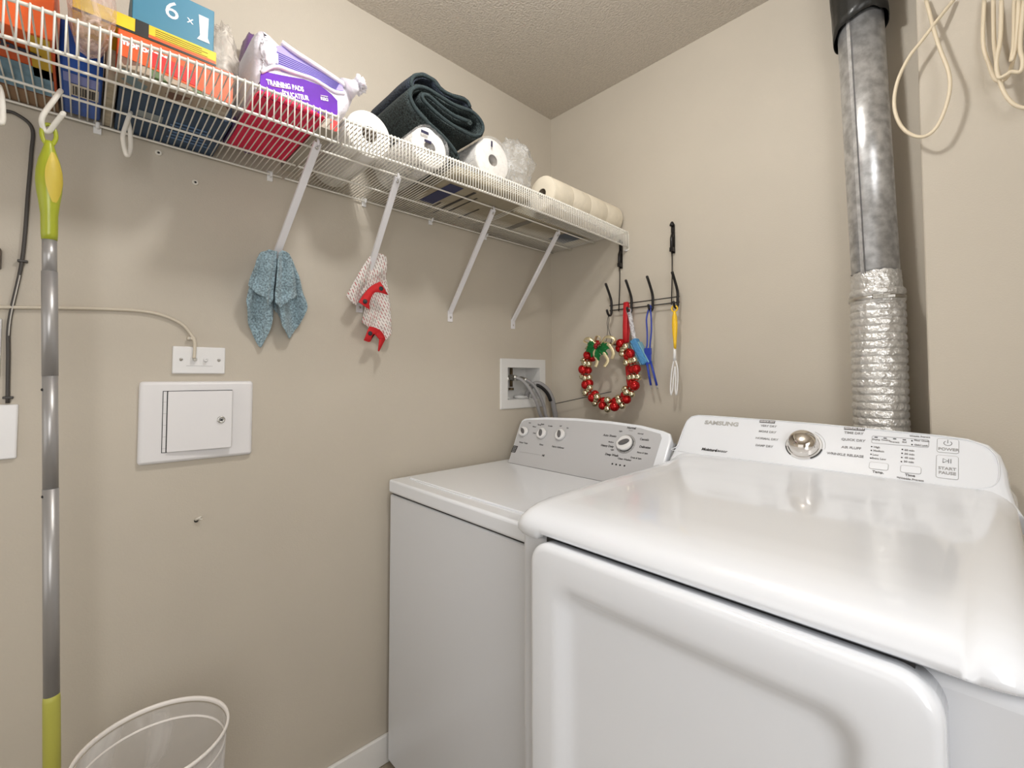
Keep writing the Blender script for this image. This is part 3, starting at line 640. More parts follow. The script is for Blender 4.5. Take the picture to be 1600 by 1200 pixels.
# control console
DM2 = frame((0, -.30, 1.025), (1, 0, 0), (0, .09, .115))
prof = [(.728, -.030), (1.430, -.030), (1.420, -.006), (1.4135, .03), (1.411, .065), (1.404, .098), (1.388, .122), (1.358, .1345), (1.32, .139), (1.2, .1445), (1.08, .150), (.95, .152), (.82, .154), (.775, .153), (.752, .145), (.740, .125), (.7365, .09), (.7355, .03)]
pr2 = smooth_loop(prof, 4)
b = MB(); R = []
for sc_, d in ((0, -.085), (0, -.02), (.0025, -.010), (.008, -.003), (.016, 0)):
    R.append([(p[0], p[1], d) for p in inset_poly(prof, sc_)])
R[0] = [(p[0], min(p[1], p[1] * .62 + .01), -.085) for p in prof]
b.rings(R, ENAMEL, DM2); dc = obj('control_console', b, T, bevel=.006, seg=3, angle=18, sub=0)
# thin bead framing the fascia
fas = [(.752, .012), (1.06, .012), (1.33, .010), (1.375, .014), (1.395, .030), (1.399, .065), (1.393, .095), (1.372, .115), (1.32, .126), (1.08, .138), (.82, .141), (.775, .140), (.757, .128), (.749, .10), (.747, .03)]
fl_ = smooth_loop(fas, 5); b = MB(); b.tube([DM2 @ Vector((p[0], p[1], .0002)) for p in fl_] + [DM2 @ Vector((fl_[0][0], fl_[0][1], .0002))], .0011, ENAMEL, 8); obj('fascia_bead', b, dc)
kc = (1.0660, 0.0718)
KM = DM2 @ Matrix.Translation((kc[0], kc[1], 0))
b = MB(); b.lathe([(.0405, 0), (.0405, .0012), (.037, .0012)], PLAST, 56, KM); dr_ = obj('dial_base', b, dc)
b = MB(); b.lathe([(.0345, 0), (.0345, .007), (.033, .010), (.0325, .016), (.0315, .021), (.029, .0265), (.0235, .032), (.0155, .0358), (.008, .0373), (0, .0378)], CHROME, 56, KM, cap=False); obj('dial_knob', b, dc)
b = MB()
def arc(r0, r1, a0, a1, m, h=.0016, n=24):
    o_ = []
    for k in range(n + 1):
        a = math.radians(a0 + (a1 - a0) * k / n); o_.append((a, math.cos(a), math.sin(a)))
    vs = [(r0 * c_, r0 * s_, h) for _, c_, s_ in o_] + [(r1 * c_, r1 * s_, h) for _, c_, s_ in o_]
    q = MB(); q.add(vs, [(k, k + 1, n + 2 + k, n + 1 + k) for k in range(n)], m, False, KM); obj('dial_arc', q, dc)
arc(.0375, .0405, 190, 232, INK); arc(.0375, .0415, 298, 350, INK); arc(.039, .0405, 95, 190, MGREY); arc(.0385, .0395, 350, 400, MGREY); arc(.045, .0457, 352, 425, MGREY)
b = MB()
def dt(s_, c, size, m=INKL, bold=.0002, align='CENTER', shear=0, width=None, h=.0007, nm='lettering'):
    q = MB(); q.text(s_, size, m, DM2 @ Matrix.Translation((c[0], c[1], h)), align, bold, shear=shear, width=width); obj(nm, q, dc)
dt('SAMSUNG', (0.8533, 0.1180), .0175, SILV, .0008, width=.095, nm='maker_logo')
b = MB(); dt('Moisture', (0.8406, 0.0281), .0115, INK, .0005, shear=.15); dt('Sensor', (0.8740, 0.0285), .0115, INK, .0001, shear=.15)
dt('VERY DRY', (0.9773, 0.1208), .0085); dt('MORE DRY', (0.9774, 0.1024), .0085); dt('NORMAL DRY', (0.9797, 0.0805), .0085); dt('DAMP DRY', (0.9774, 0.0584), .0085)
dt('TIME DRY', (1.1632, 0.1182), .0085); dt('QUICK DRY', (1.1637, 0.0985), .0085); dt('AIR FLUFF', (1.1619, 0.0770), .0085); dt('WRINKLE RELEASE', (1.1515, 0.0563), .0085)
dt('POWER', (1.3270, 0.0942), .0092, MGREY, .0002, h=.0015); dt('START', (1.3254, 0.0479), .0092, MGREY, .0002, h=.0015); dt('PAUSE', (1.3255, 0.0374), .0092, MGREY, .0002, h=.0015)
dt('Temp.', (1.2151, 0.0213), .0078, DGREY); dt('Time', (1.2685, 0.0228), .0078, DGREY); dt('*Wrinkle Prevent', (1.2689, 0.0137), .006)
for s_, p in (('High', (1.2088, 0.0849)), ('Medium', (1.2128, 0.0753)), ('Low', (1.2078, 0.0645)), ('Extra Low', (1.2141, 0.0554))): dt(s_, p, .006)
for s_, p in (('60 min', (1.2652, 0.0841)), ('50 min', (1.2655, 0.0744)), ('40 min', (1.2659, 0.0648)), ('30 min', (1.2652, 0.0551))): dt(s_, p, .006)
for s_, p in (('Drying', (1.2063, 0.1053)), ('Cooling', (1.2235, 0.1056)), ('Prevent', (1.2394, 0.1024)), ('End', (1.2558, 0.1044)), ('Filter Check', (1.2843, 0.1112)), ('Child Lock', (1.2836, 0.0996)), ('Wrinkle Prevent', (1.2809, 0.1216))): dt(s_, p, .005)
b = MB()
for c, s_, w in (((0.9717, 0.1348), 'SENSOR DRY', .019), ((1.1634, 0.1310), 'MANUAL DRY', .020)):
    b.box((c[0] - w, c[1] - .0045, .0003), (c[0] + w, c[1] + .0045, .0009), DGREY, DM2)
    b.text(s_, .006, WHITEI, DM2 @ Matrix.Translation((c[0], c[1], .0011)), 'CENTER', .0001)
obj('heading_tags', b, dc)
def outline(b, x0, x1, y0, y1, r, m, t=.0006, h=.0008):
    p = rrect(x0, x1, y0, y1, r, 5); b.tube([DM2 @ Vector((q[0], q[1], h)) for q in p + [p[0]]], t, m, 5)
for nm, c, w, h in (('power_button', (1.3259, 0.1035), .0165, .017), ('start_button', (1.3254, 0.0524), .0165, .027), ('temperature_button', (1.2152, 0.0367), .0165, .0085), ('time_button', (1.2690, 0.0369), .0165, .0085)):
    b = MB(); plate(b, c[0] - w, c[0] + w, c[1] - h, c[1] + h, .004, .001, ENAMEL, DM2, edge=.0006); outline(b, c[0] - w, c[0] + w, c[1] - h, c[1] + h, .004, MGREY, .00045, .0006)
    if nm == 'power_button':
        q = (c[0], c[1] + .006); pts = [(q[0] + .0062 * math.cos(math.radians(a)), q[1] + .0055 * math.sin(math.radians(a))) for a in range(125, 416, 15)]
        b.tube([DM2 @ Vector((p[0], p[1], .0013)) for p in pts], .0005, INK, 5); b.tube([DM2 @ Vector((q[0], q[1], .0013)), DM2 @ Vector((q[0], q[1] + .0085, .0013))], .0005, INK, 5)
    if nm == 'start_button':
        q = (c[0], c[1] + .014); tri = [(-.0065, -.005), (-.0065, .005), (.001, 0), (-.0065, -.005)]
        b.tube([DM2 @ Vector((q[0] + p[0], q[1] + p[1], .0013)) for p in tri], .0005, INK, 5)
        for dx in (.002, .0055): b.tube([DM2 @ Vector((q[0] + dx, q[1] - .005, .0013)), DM2 @ Vector((q[0] + dx, q[1] + .005, .0013))], .0005, INK, 5)
    obj(nm, b, dc)
b = MB(); a0 = (1.1985, 0.1167); a1 = (1.2960, 0.0964); outline(b, a0[0], a1[0], a1[1] - .001, a0[1] - .002, .003, INKL, .0004, .0006)
for p in ((1.2059, 0.1113), (1.2221, 0.1106), (1.2390, 0.1109), (1.2556, 0.1103)): b.box((p[0] - .0028, p[1] - .001, .0005), (p[0] + .0028, p[1] + .001, .0012), INK, DM2)
for p in ((1.2685, 0.1093), (1.2689, 0.0994), (1.1995, 0.0854), (1.1996, 0.0752), (1.1997, 0.0650), (1.1998, 0.0549), (1.2534, 0.0850), (1.2533, 0.0751), (1.2532, 0.0645), (1.2531, 0.0540)): b.lathe([(.0014, 0), (.0014, .001)], INK, 10, DM2 @ Matrix.Translation((p[0], p[1], .0003)))
obj('indicator_lights', b, dc)
# door with a stamped recess
DF = frame((0, -.928, 0), (1, 0, 0), (0, 0, 1))
b = MB(); R = []
for ins, d in ((0, 0), (0, .036), (.0015, .041), (.005, .045), (.011, .0465), (.050, .0470), (.058, .0462), (.066, .0430), (.074, .037), (.082, .0315), (.090, .029), (.1, .0285), (.14, .0285)):
    r_ = .038 if ins < .04 else .055
    R.append([(p[0], p[1], d) for p in rrect(.806 + ins, 1.353 - ins, .30 + ins, .9570 - ins, max(.008, r_ - ins * .3), 10)])
b.rings(R, ENAMEL, DF); obj('door', b, T)
b = MB(); b.rings([[(p[0], p[1], d) for p in rrect(.80, 1.345, .31, .950, .035, 8)] for d in (0.0005, .012)], DGREY, DF); obj('door_gasket', b, T)

# ------------------------------------------------------------------ dryer vent duct
T = thing('dryer_vent_duct', (1.19, -.075, .30), 'galvanised dryer vent pipe with foil hose rising behind the dryer', 'vent pipe')
dtp = Vector((1.176, -.072, 2.17)); dbt = Vector((1.193, -.073, 1.485)); ax = (dtp - dbt).normalized()
def dfr(o): 
    x = Vector((1, 0, 0)); x = (x - ax * ax.dot(x)).normalized(); M = Matrix((x, ax.cross(x), ax)).transposed().to_4x4(); M.translation = o; return M
PM = dfr(dbt); hh = (dtp - dbt).length
b = MB(); b.lathe([(.0505, -.02), (.0505, hh + .16)], GALV, 56, PM); obj('rigid_pipe', b, T)
b = MB(); a = math.radians(-112)
for da, w, h, m in ((0, .0042, .0012, GALV), (.115, .0011, .0006, DGREY)):
    aa = a + da; c_ = Vector((.0507 * math.cos(aa), .0507 * math.sin(aa), 0)); tn = Vector((-math.sin(aa), math.cos(aa), 0)); nn = Vector((math.cos(aa), math.sin(aa), 0))
    q = [c_ - tn * w, c_ + tn * w, c_ + tn * w + nn * h, c_ - tn * w + nn * h]
    b.rings([[tuple(v + Vector((0, 0, -.0))) for v in q], [tuple(v + Vector((0, 0, hh + .15))) for v in q]], m, PM, smooth=False)
obj('seam', b, T)
b = MB(); pr = []; z = 1.478; n = 0
while z > .42:
    pr += [(.0555, z), (.0575, z - .003), (.0578, z - .012), (.0562, z - .0155), (.0545, z - .0175)]; z -= .0195
N = 72; vs = []; fs = []
for i, (r, zz) in enumerate(pr):
    for k in range(N):
        a = 2 * PI * k / N
        q = noise.noise(Vector((math.cos(a) * 3.2, math.sin(a) * 3.2, zz * 90))) * .0022 + noise.noise(Vector((math.cos(a) * 9, math.sin(a) * 9, zz * 160))) * .0012
        vs.append((1.1945 + (r + q) * math.cos(a), -.075 + (r + q) * math.sin(a), zz))
for i in range(len(pr) - 1):
    for k in range(N): fs.append((i * N + k, i * N + (k + 1) % N, (i + 1) * N + (k + 1) % N, (i + 1) * N + k))
b.add(vs, fs, FOIL); obj('foil_hose', b, T)
b = MB()
def wrapf(u, v):
    a = 2 * PI * u; h = .0 + .055 * v + .006 * noise.noise(Vector((math.cos(a) * 4, math.sin(a) * 4, 1))) * v
    r = .0535 + .0022 * noise.noise(Vector((math.cos(a) * 6, math.sin(a) * 6, v * 9))) - .0018 * v
    return PM @ Vector((r * math.cos(a), r * math.sin(a), h - .016))
b.grid(wrapf, 90, 14, FOIL); obj('foil_tape', b, T)
b = MB(); b.lathe([(.0572, 1.449), (.0592, 1.449), (.0592, 1.459), (.0572, 1.459)], CHROMES, 56, Matrix.Translation((1.1935, -.075, 0))); obj('hose_clamp', b, T)
a = math.radians(-70); cc = Vector((1.1935 + .062 * math.cos(a), -.075 + .062 * math.sin(a), 1.454))
b = MB(); CM = Matrix.Translation(cc) @ Matrix.Rotation(a + PI / 2, 4, 'Z'); b.box((-.022, -.004, -.0055), (.012, .004, .0055), mat('clamp_steel', (150, 146, 138), .35, metal=.9, bump=.8, bscale=500), CM)
b.tube([CM @ Vector((.008, 0, 0)), CM @ Vector((.022, 0, 0))], .0055, CHROMES, 6, smooth=False); obj('clamp_screw', b, T)
b = MB()
def slv(u, v):
    a = 2 * PI * u; r = .060 + .003 * noise.noise(Vector((math.cos(a) * 3, math.sin(a) * 3, v * 4))) + .006 * v
    h = hh + .012 + .014 * math.cos(a) - .016 * math.sin(a) + .3 * v + .008 * noise.noise(Vector((math.cos(a) * 2, math.sin(a) * 2, 3)))
    return PM @ Vector((r * math.cos(a), r * math.sin(a), h))
b.grid(slv, 60, 12, DUCTBLK); obj('black_sleeve', b, T, solid=.002)

# ------------------------------------------------------------------ hanging cords top right
T = thing('looped_cord', (1.30, -.16, 1.72), 'beige cord hanging in one open teardrop loop beside the vent pipe', 'cord')
YC = -.155
b = MB(); b.tube(smooth_path([(1.3568, -0.1550, 2.1097), (1.3271, -0.1750, 2.0636), (1.3030, -0.1850, 2.0280), (1.2805, -0.1900, 1.9980), (1.2605, -0.1950, 1.9519), (1.2523, -0.1950, 1.9016), (1.2582, -0.1950, 1.8560), (1.2744, -0.1950, 1.8203), (1.2983, -0.1950, 1.8004), (1.3198, -0.1950, 1.8081), (1.3363, -0.1950, 1.8421), (1.3467, -0.1950, 1.8882), (1.3455, -0.1900, 1.9317), (1.3342, -0.1850, 1.9871), (1.3247, -0.1800, 2.0397), (1.3112, -0.1550, 2.1380)], 8), .0037, CORD, 10); obj('cord', b, T)
T = thing('cord_bundle', (1.45, -.16, 1.78), 'bunched beige cord loops hanging at the top right edge', 'cord')
for pts in ([(1.4175, -0.1650, 2.0660), (1.4160, -0.1750, 1.9764), (1.4175, -0.1850, 1.9286), (1.4199, -0.1900, 1.8834), (1.4295, -0.1950, 1.8356), (1.4447, -0.1950, 1.8072), (1.4635, -0.1950, 1.8015), (1.4759, -0.1950, 1.8536), (1.4771, -0.1750, 1.9558), (1.4694, -0.1650, 2.0338)],
            [(1.4289, -0.1850, 2.0471), (1.4247, -0.1950, 1.9610), (1.4178, -0.2050, 1.9116), (1.4196, -0.2050, 1.8766), (1.4286, -0.2050, 1.8749), (1.4376, -0.2050, 1.8785), (1.4496, -0.2050, 1.8725), (1.4536, -0.2050, 1.8930), (1.4513, -0.2000, 1.9301), (1.4597, -0.1850, 2.0280)],
            [(1.4044, -0.1550, 2.0801), (1.4000, -0.1650, 1.9821), (1.4073, -0.1650, 1.9297), (1.4166, -0.1650, 1.8897), (1.4342, -0.1650, 1.8908), (1.4497, -0.1650, 1.9629), (1.4524, -0.1550, 2.0502)],
            [(1.4471, -0.1750, 2.0417), (1.4434, -0.1850, 1.9477), (1.4387, -0.1900, 1.9082), (1.4466, -0.1900, 1.9379), (1.4528, -0.1850, 2.0323)]):
    b = MB(); b.tube(smooth_path(pts, 8), .0036, CORD, 10); obj('cord_loop', b, T)

# ------------------------------------------------------------------ hook rack and what hangs on it
BKM = mat('black_metal', (34, 31, 30), .35, metal=.3)
T = thing('hook_rack', (.48, -.03, 1.50), 'black wire hook rack with four double hooks on the back wall', 'hook rack')
for x, zt in ((.379, 1.795), (.602, 1.812)):
    b = MB(); b.tube([(x, -.014, zt - .06), (x, -.016, 1.62), (x, -.024, 1.515)], .0021, BKM, 8); obj('upright', b, T)
    b = MB(); b.box((x - .0065, -.008, zt - .105), (x + .0065, -.003, zt - .0), BKM); b.box((x - .0065, -.022, zt - .1), (x + .0065, -.008, zt - .085), BKM); b.tube([(x, -.004, zt), (x, -.012, zt + .006), (x, -.018, zt - .004)], .0065, BKM, 10); b.tube([(x, -.007, zt - .03), (x, -.016, zt - .05), (x, -.018, zt - .1)], .006, BKM, 10); br_ = obj('mounting_clip', b, T)
    b = MB(); b.lathe([(.0026, 0), (.002, .0012), (0, .0014)], CHROMES, 10, Matrix.Translation((x, -.0175, zt - .055)) @ Matrix.Rotation(PI / 2, 4, 'X')); obj('screw', b, br_)
for z in (1.541, 1.521):
    b = MB(); b.tube([(.338, -.027, z), (.634, -.027, z)], .0021, BKM, 8); obj('cross_rod', b, T)
HX = (.349, .441, .531, .629)
for x in HX:
    b = MB(); b.tube(smooth_path([(x, -.031, 1.508), (x, -.030, 1.53), (x, -.030, 1.555), (x, -.038, 1.575), (x, -.052, 1.598), (x, -.068, 1.622)], 6), .0050, BKM, 10)
    b.tube(smooth_path([(x, -.031, 1.512), (x, -.036, 1.502), (x, -.047, 1.499), (x, -.056, 1.506), (x, -.062, 1.518)], 6), .0047, BKM, 10)
    b.sphere((x, -.068, 1.622), .0053, BKM, 10); b.sphere((x, -.062, 1.518), .0045, BKM, 10); obj('double_hook', b, T)

WC = Vector((.361, -.068, 1.265))
T = thing('christmas_wreath', (WC.x, -.07, 1.13), 'wreath of red baubles and gold bells hanging from the hook rack', 'wreath')
b = MB(); b.tube([WC + Vector((.112 * math.cos(a), 0, .118 * math.sin(a))) for a in [2 * PI * k / 48 for k in range(49)]], .004, mat('wreath_wire', (90, 70, 40), .5), 8); obj('wire_ring', b, T)
rnd = random.Random(5); NN = 12
for k in range(NN):
    a = PI / 2 + .45 + k * (2 * PI - .9) / (NN - 1)
    for s_, rr, off in ((1, .0185, .010), (-1, .0165, -.010)):
        p = WC + Vector(((.112 + off) * math.cos(a), -.004 * s_ + rnd.uniform(-.006, .006), (.120 + off) * math.sin(a)))
        b = MB(); b.sphere(p, rr * rnd.uniform(.92, 1.08), REDG, 20); obj('bauble', b, T)
    if k < NN - 1:
        for q in range(3):
            a2 = a + (2 * PI - .9) / (NN - 1) * .5 + rnd.uniform(-.04, .04)
            p = WC + Vector(((.112 + (q - 1) * .017) * math.cos(a2), -.012 + rnd.uniform(-.008, .012), (.120 + (q - 1) * .017) * math.sin(a2)))
            b = MB(); b.sphere(p, rnd.uniform(.0125, .0152), GOLD, 16)
            d = MB(); o_ = obj('bell', b, T)
            d.box(tuple(p + Vector((-.007, -.0142, -.0008))), tuple(p + Vector((.007, -.0115, .0008))), BLACK); obj('bell_slot', d, o_)
tc_ = WC + Vector((-.03, -.026, .112))
for k, (a, l) in enumerate(((200, .055), (235, .05), (275, .055), (320, .055), (350, .06), (170, .045))):
    b = MB(); a = math.radians(a)
    def lf(u, v):
        w = .014 * math.sin(PI * min(1, v * .95 + .03)) * (1 + .25 * math.sin(v * 22)); s_ = (u - .5) * 2 * w
        d = Vector((math.cos(a), 0, math.sin(a))); n_ = Vector((-math.sin(a), 0, math.cos(a)))
        return tc_ + d * (.006 + l * v) + n_ * s_ + Vector((0, -.004 - .008 * math.sin(PI * v) - .004 * abs(u - .5), 0))
    b.grid(lf, 6, 14, GREENF); obj('holly_leaf', b, T, solid=.0006)
for k in range(7):
    b = MB(); b.sphere(tc_ + Vector((rnd.uniform(-.016, .014), -.012 + rnd.uniform(-.006, .002), rnd.uniform(-.016, .014))), .0065, mat('berry_red', (150, 14, 24), .3), 12); obj('berry', b, T)
b = MB()
for pts in ([(-.005, 0, 0), (-.04, -.012, .03), (-.07, -.004, .022), (-.05, .004, .01)], [(.005, 0, 0), (.045, -.014, .03), (.08, -.006, .018), (.05, 0, -.006), (.01, -.004, 0)], [(0, 0, 0), (-.012, -.012, -.03), (-.004, -.004, -.06), (-.012, -.006, -.085)], [(.004, 0, 0), (.03, -.01, -.03), (.045, -.004, -.06), (.032, -.01, -.085)], [(.02, 0, .01), (.055, -.012, .0), (.07, -.004, -.03), (.062, 0, -.055)], [(0, 0, 0), (.018, -.014, .028), (.004, -.016, .036), (-.012, -.008, .02)]):
    p = smooth_path([tc_ + Vector(q) for q in pts], 8); b.tube(p, .0068, GOLDR, 8, flat=(0, .3, 1))
obj('gold_bow', b, T)
b = MB(); b.tube([(.419, -.036, 1.545), (.420, -.04, 1.52), (.427, -.055, 1.45), (.433, -.065, 1.385)], .0105, REDR, 10, flat=(1, 0, 0)); b.tube([(.419, -.030, 1.545), (.418, -.022, 1.52), (.424, -.03, 1.45), (.433, -.055, 1.385)], .0105, REDR, 10, flat=(1, 0, 0)); b.tube([(.440, -.06, 1.30), (.444, -.058, 1.23)], .011, REDR, 10, flat=(1, 0, 0)); obj('red_ribbon', b, T)
b = MB(); b.tube(smooth_path([(.349, -.052, 1.50), (.345, -.055, 1.47), (.350, -.06, 1.44), (.346, -.062, 1.40), (.335, -.066, 1.385), (.372, -.066, 1.392), (.353, -.06, 1.45), (.354, -.055, 1.48), (.349, -.052, 1.50)], 5), .0011, BLACK, 6); obj('hanging_wire', b, T)

T = thing('dish_brush', (.50, -.05, 1.30), 'clear handled sponge brush with a blue head behind the wreath', 'brush')
b = MB(); b.tube(smooth_path([(.441, -.05, 1.500), (.446, -.05, 1.49), (.452, -.048, 1.45), (.461, -.046, 1.40), (.466, -.046, 1.385)], 6), .0085, clear('clear_acrylic', (236, 236, 240), .5, 60), 12); b.tube([(.441 + .009 * math.cos(q), -.05, 1.508 + .009 * math.sin(q)) for q in [2 * PI * k / 16 for k in range(17)]], .0025, MC['clear_acrylic'], 8); obj('handle', b, T)
SPB = mat('blue_sponge', (84, 146, 196), .95, bump=1, bscale=220, bdist=.004)
d0_ = Vector((.460, -.046, 1.395)); d1_ = Vector((.511, -.046, 1.302)); dd = (d1_ - d0_).normalized(); sd = Vector((dd.z, 0, -dd.x))
BM_ = Matrix((sd, Vector((0, 1, 0)), dd)).transposed().to_4x4(); BM_.translation = d0_
b = MB(); b.box((-.013, -.016, 0), (.013, .016, (d1_ - d0_).length), SPB, BM_); obj('sponge', b, T, bevel=.005, seg=3)
b = MB(); b.box((-.0195, -.013, .02), (-.0135, .013, (d1_ - d0_).length + .004), mat('pale_blue_scourer', (120, 168, 186), .9, bump=1, bscale=300), BM_); b.box((.0135, -.013, .01), (.0185, .013, (d1_ - d0_).length - .004), MC['pale_blue_scourer'], BM_) ; obj('scourer', b, T, bevel=.002)

BLUP = mat('royal_blue_plastic', (38, 62, 160), .35)
T = thing('blue_tongs', (.54, -.055, 1.22), 'royal blue two pronged bag squeezer hanging from the third hook', 'tongs')
b = MB()
for s_ in (-1, 1): b.tube(smooth_path([(.531 + s_ * .002, -.052, 1.512), (.528 + s_ * .0095, -.054, 1.47), (.529 + s_ * .0085, -.054, 1.42), (.526 + s_ * .006, -.054, 1.375), (.522 + s_ * .008, -.054, 1.352)], 6), .003, BLUP, 8)
b.tube([(.531 + .005 * math.cos(q), -.052, 1.512 + .006 * math.sin(q)) for q in [2 * PI * k / 14 for k in range(15)]], .0025, BLUP, 8); obj('wire_handle', b, T)
b = MB(); b.box((.509, -.058, 1.335), (.537, -.050, 1.360), BLUP); b.box((.512, -.057, 1.30), (.536, -.051, 1.337), BLUP); obj('crossbar', b, T, bevel=.002)
for p0, p1 in (((.517, -.054, 1.31), (.533, -.054, 1.222)), ((.533, -.054, 1.31), (.557, -.054, 1.222))):
    b = MB(); b.tube([p0, p1], .0042, BLUP, 10); b.tube([p1, (p1[0] + .003, p1[1], p1[2] - .012)], .0025, MGREY, 8); obj('prong', b, T)
T = thing('whisk_fork', (.63, -.05, 1.185), 'white slotted fork with a yellow handle hanging from the last hook', 'utensil')
YP = mat('yellow_plastic', (240, 194, 36), .35)
b = MB(); b.lathe([(.0045, 1.352), (.0055, 1.375), (.0085, 1.41), (.0098, 1.44), (.0085, 1.465), (.005, 1.48), (.003, 1.486)], YP, 20, Matrix.Translation((.628, -.053, 0))); b.tube([(.628 + .0105 * math.cos(q), -.053, 1.495 + .0105 * math.sin(q)) for q in [2 * PI * k / 20 for k in range(21)]], .0028, YP, 8); obj('handle', b, T)
b = MB()
b.tube([(.627, -.053, 1.355), (.626, -.053, 1.31)], [.0045, .0055], PLAST, 12)
for pts in ([(.624, -.053, 1.315), (.617, -.053, 1.285), (.612, -.053, 1.25), (.609, -.053, 1.21), (.610, -.053, 1.19)], [(.628, -.053, 1.315), (.636, -.053, 1.285), (.637, -.053, 1.25), (.634, -.053, 1.21), (.631, -.053, 1.19)], [(.627, -.053, 1.29), (.621, -.053, 1.25), (.617, -.053, 1.21), (.611, -.053, 1.188)], [(.627, -.053, 1.29), (.629, -.053, 1.25), (.627, -.053, 1.21), (.630, -.053, 1.188)]):
    b.tube(smooth_path(pts, 5), .0026, PLAST, 8)
obj('slotted_head', b, T)

# ------------------------------------------------------------------ shelf contents
ZS = ZD + .0058
def decal(name, mb_pts, m, parent, t=.0006):
    """a printed patch on a face: 4 corners, lifted off by t along its normal"""
    p = [Vector(q) for q in mb_pts]; n = (p[1] - p[0]).cross(p[2] - p[0]).normalized() * t
    b = MB(); b.add([q for q in p] + [q + n for q in p], [(0, 1, 2, 3), (4, 5, 6, 7), (0, 1, 5, 4), (1, 2, 6, 5), (2, 3, 7, 6), (3, 0, 4, 7)], m, False); return obj(name, b, parent)
def card(name, y0, y1, x0, x1, h, m, label, cat='box', rot=0, z=None, bev=.0015):
    z = ZS if z is None else z
    T = thing(name, ((x0 + x1) / 2, (y0 + y1) / 2, z), label, cat)
    b = MB(); b.box((x0, y0, z), (x1, y1, z + h), m); o = obj('carton', b, T, bevel=bev); return T
CF = frame((0, 0, 0), (0, 1, 0), (0, 0, 1))
OR = mat('orange_card', (222, 92, 28), .5); ORB = mat('bright_orange_card', (230, 84, 18), .45); YC_ = mat('yellow_card', (214, 178, 40), .5); LB = mat('light_blue_card', (126, 166, 190), .5, var=.15, vscale=40)
# detergent carton: orange front strip, blue-grey body, yellow right end
T = card('detergent_box', -1.80, -1.622, .074, .30, .16, OR, 'orange and blue-grey detergent carton at the left end of the shelf', z=ZS)
z0 = ZS
def base(name, x0, x1, y0, y1, m, parent, k=1): return decal(name, [(x0, y0, z0 - .0006 * k), (x0, y1, z0 - .0006 * k), (x1, y1, z0 - .0006 * k), (x1, y0, z0 - .0006 * k)], m, parent, .0003)
base('blue_base_print', .078, .185, -1.795, -1.626, LB, T)
base('yellow_base_print', .15, .295, -1.652, -1.626, YC_, T)
base('yellow_base_print', .11, .185, -1.795, -1.715, YC_, T, 2)
b = MB(); M_ = frame((.245, -1.70, z0 - .0022), (-.25, 1, 0), (1, .25, 0)); M_ = M_ @ Matrix.Scale(-1, 4, (0, 0, 1))
b.text('Hammer', .034, mat('navy_ink', (24, 34, 70), .5), M_, bold=.0016); obj('base_lettering', b, T)
card('brown_box', -1.77, -1.622, .006, .070, .15, BROWN, 'plain brown carton against the wall behind the orange detergent carton')
T = card('blue_pouch', -1.618, -1.556, .02, .215, .10, mat('blue_pack', (30, 92, 190), .35, var=.15, vscale=20), 'bright blue pack with a barcode label', 'pack', bev=.006)
base('barcode_label', .118, .168, -1.602, -1.561, mat('label_white', (232, 222, 206), .5), T)
b = MB()
for k in range(11): b.box((.124, -1.599 + k * .0034, ZS - .0016), (.160, -1.5972 + k * .0034 + .0006 * (k % 3), ZS - .0010), INK)
obj('barcode', b, T)
base('lilac_print', .172, .208, -1.612, -1.561, mat('lilac_print', (140, 150, 216), .5), T)
card('paper_stack', -1.553, -1.536, .01, .215, .14, mat('pale_card', (196, 184, 162), .7, var=.15, vscale=60), 'narrow pale carton standing between the blue pack and the navy box')
T = card('navy_box', -1.532, -1.338, .005, .218, .055, NAVYB, 'flat navy blue box showing its printed underside')
b = MB(); LBI = mat('pale_blue_ink', (96, 132, 176), .5)
for k in range(6): b.box((.05 + k * .017, -1.44 + .006 * (k % 2), ZS - .0011), (.056 + k * .017, -1.352 - .01 * (k % 3), ZS - .0005), LBI)
b.box((.115, -1.500, ZS - .0011), (.145, -1.455, ZS - .0005), mat('silver_label', (150, 158, 160), .5)); obj('underside_print', b, T)
PB = patterned('photo_print', (176, 160, 140), [(126, 150, 160), (110, 74, 56), (196, 186, 170), (94, 116, 74)], 32)
zz = ZS + .0005
T = card('orange_box', -1.538, -1.354, .221, .298, .068, PB, 'long box with a bright orange and red band along its front', z=zz)
decal('orange_band', [(.2983, -1.538, zz + .020), (.2983, -1.354, zz + .001), (.2983, -1.354, zz + .068), (.2983, -1.538, zz + .068)], ORB, T)
decal('red_band', [(.2991, -1.49, zz + .020), (.2991, -1.42, zz + .012), (.2991, -1.42, zz + .040), (.2991, -1.49, zz + .048)], mat('red_card', (205, 20, 14), .5), T)
b = MB(); b.text('monodose', .017, WHITEI, CF @ Matrix.Translation((-1.500, zz + .047, .2993)), bold=.0008); obj('white_lettering', b, T)
decal('side_band', [(.221, -1.5385, zz + .02), (.221, -1.5385, zz + .068), (.298, -1.5385, zz + .068), (.298, -1.5385, zz + .02)][::-1], ORB, T)
decal('top_panel', [(.221, -1.538, zz + .0682), (.298, -1.538, zz + .0682), (.298, -1.354, zz + .0682), (.221, -1.354, zz + .0682)], ORB, T)
YT = mat('yellow_tape', (232, 196, 20), .5, var=.05, vscale=40)
zt = zz + .0695
T = thing('yellow_box', (.27, -1.47, zt), 'yellow and black warning carton lying on the orange box', 'box')
YM = CF
b = MB(); b.box((-1.60, zt, .20), (-1.385, zt + .030, .298), YT, YM); obj('carton', b, T, bevel=.001)
b = MB(); b.box((-1.60, zt, .2982), (-1.385, zt + .0045, .2988), BLACK, YM); b.box((-1.515, zt, .2982), (-1.495, zt + .030, .2989), BLACK, YM)
for k in range(4): b.box((-1.485, zt + .0125 + k * .004, .2982), (-1.40 - (k % 2) * .01, zt + .0131 + k * .004, .2987), INK, YM)
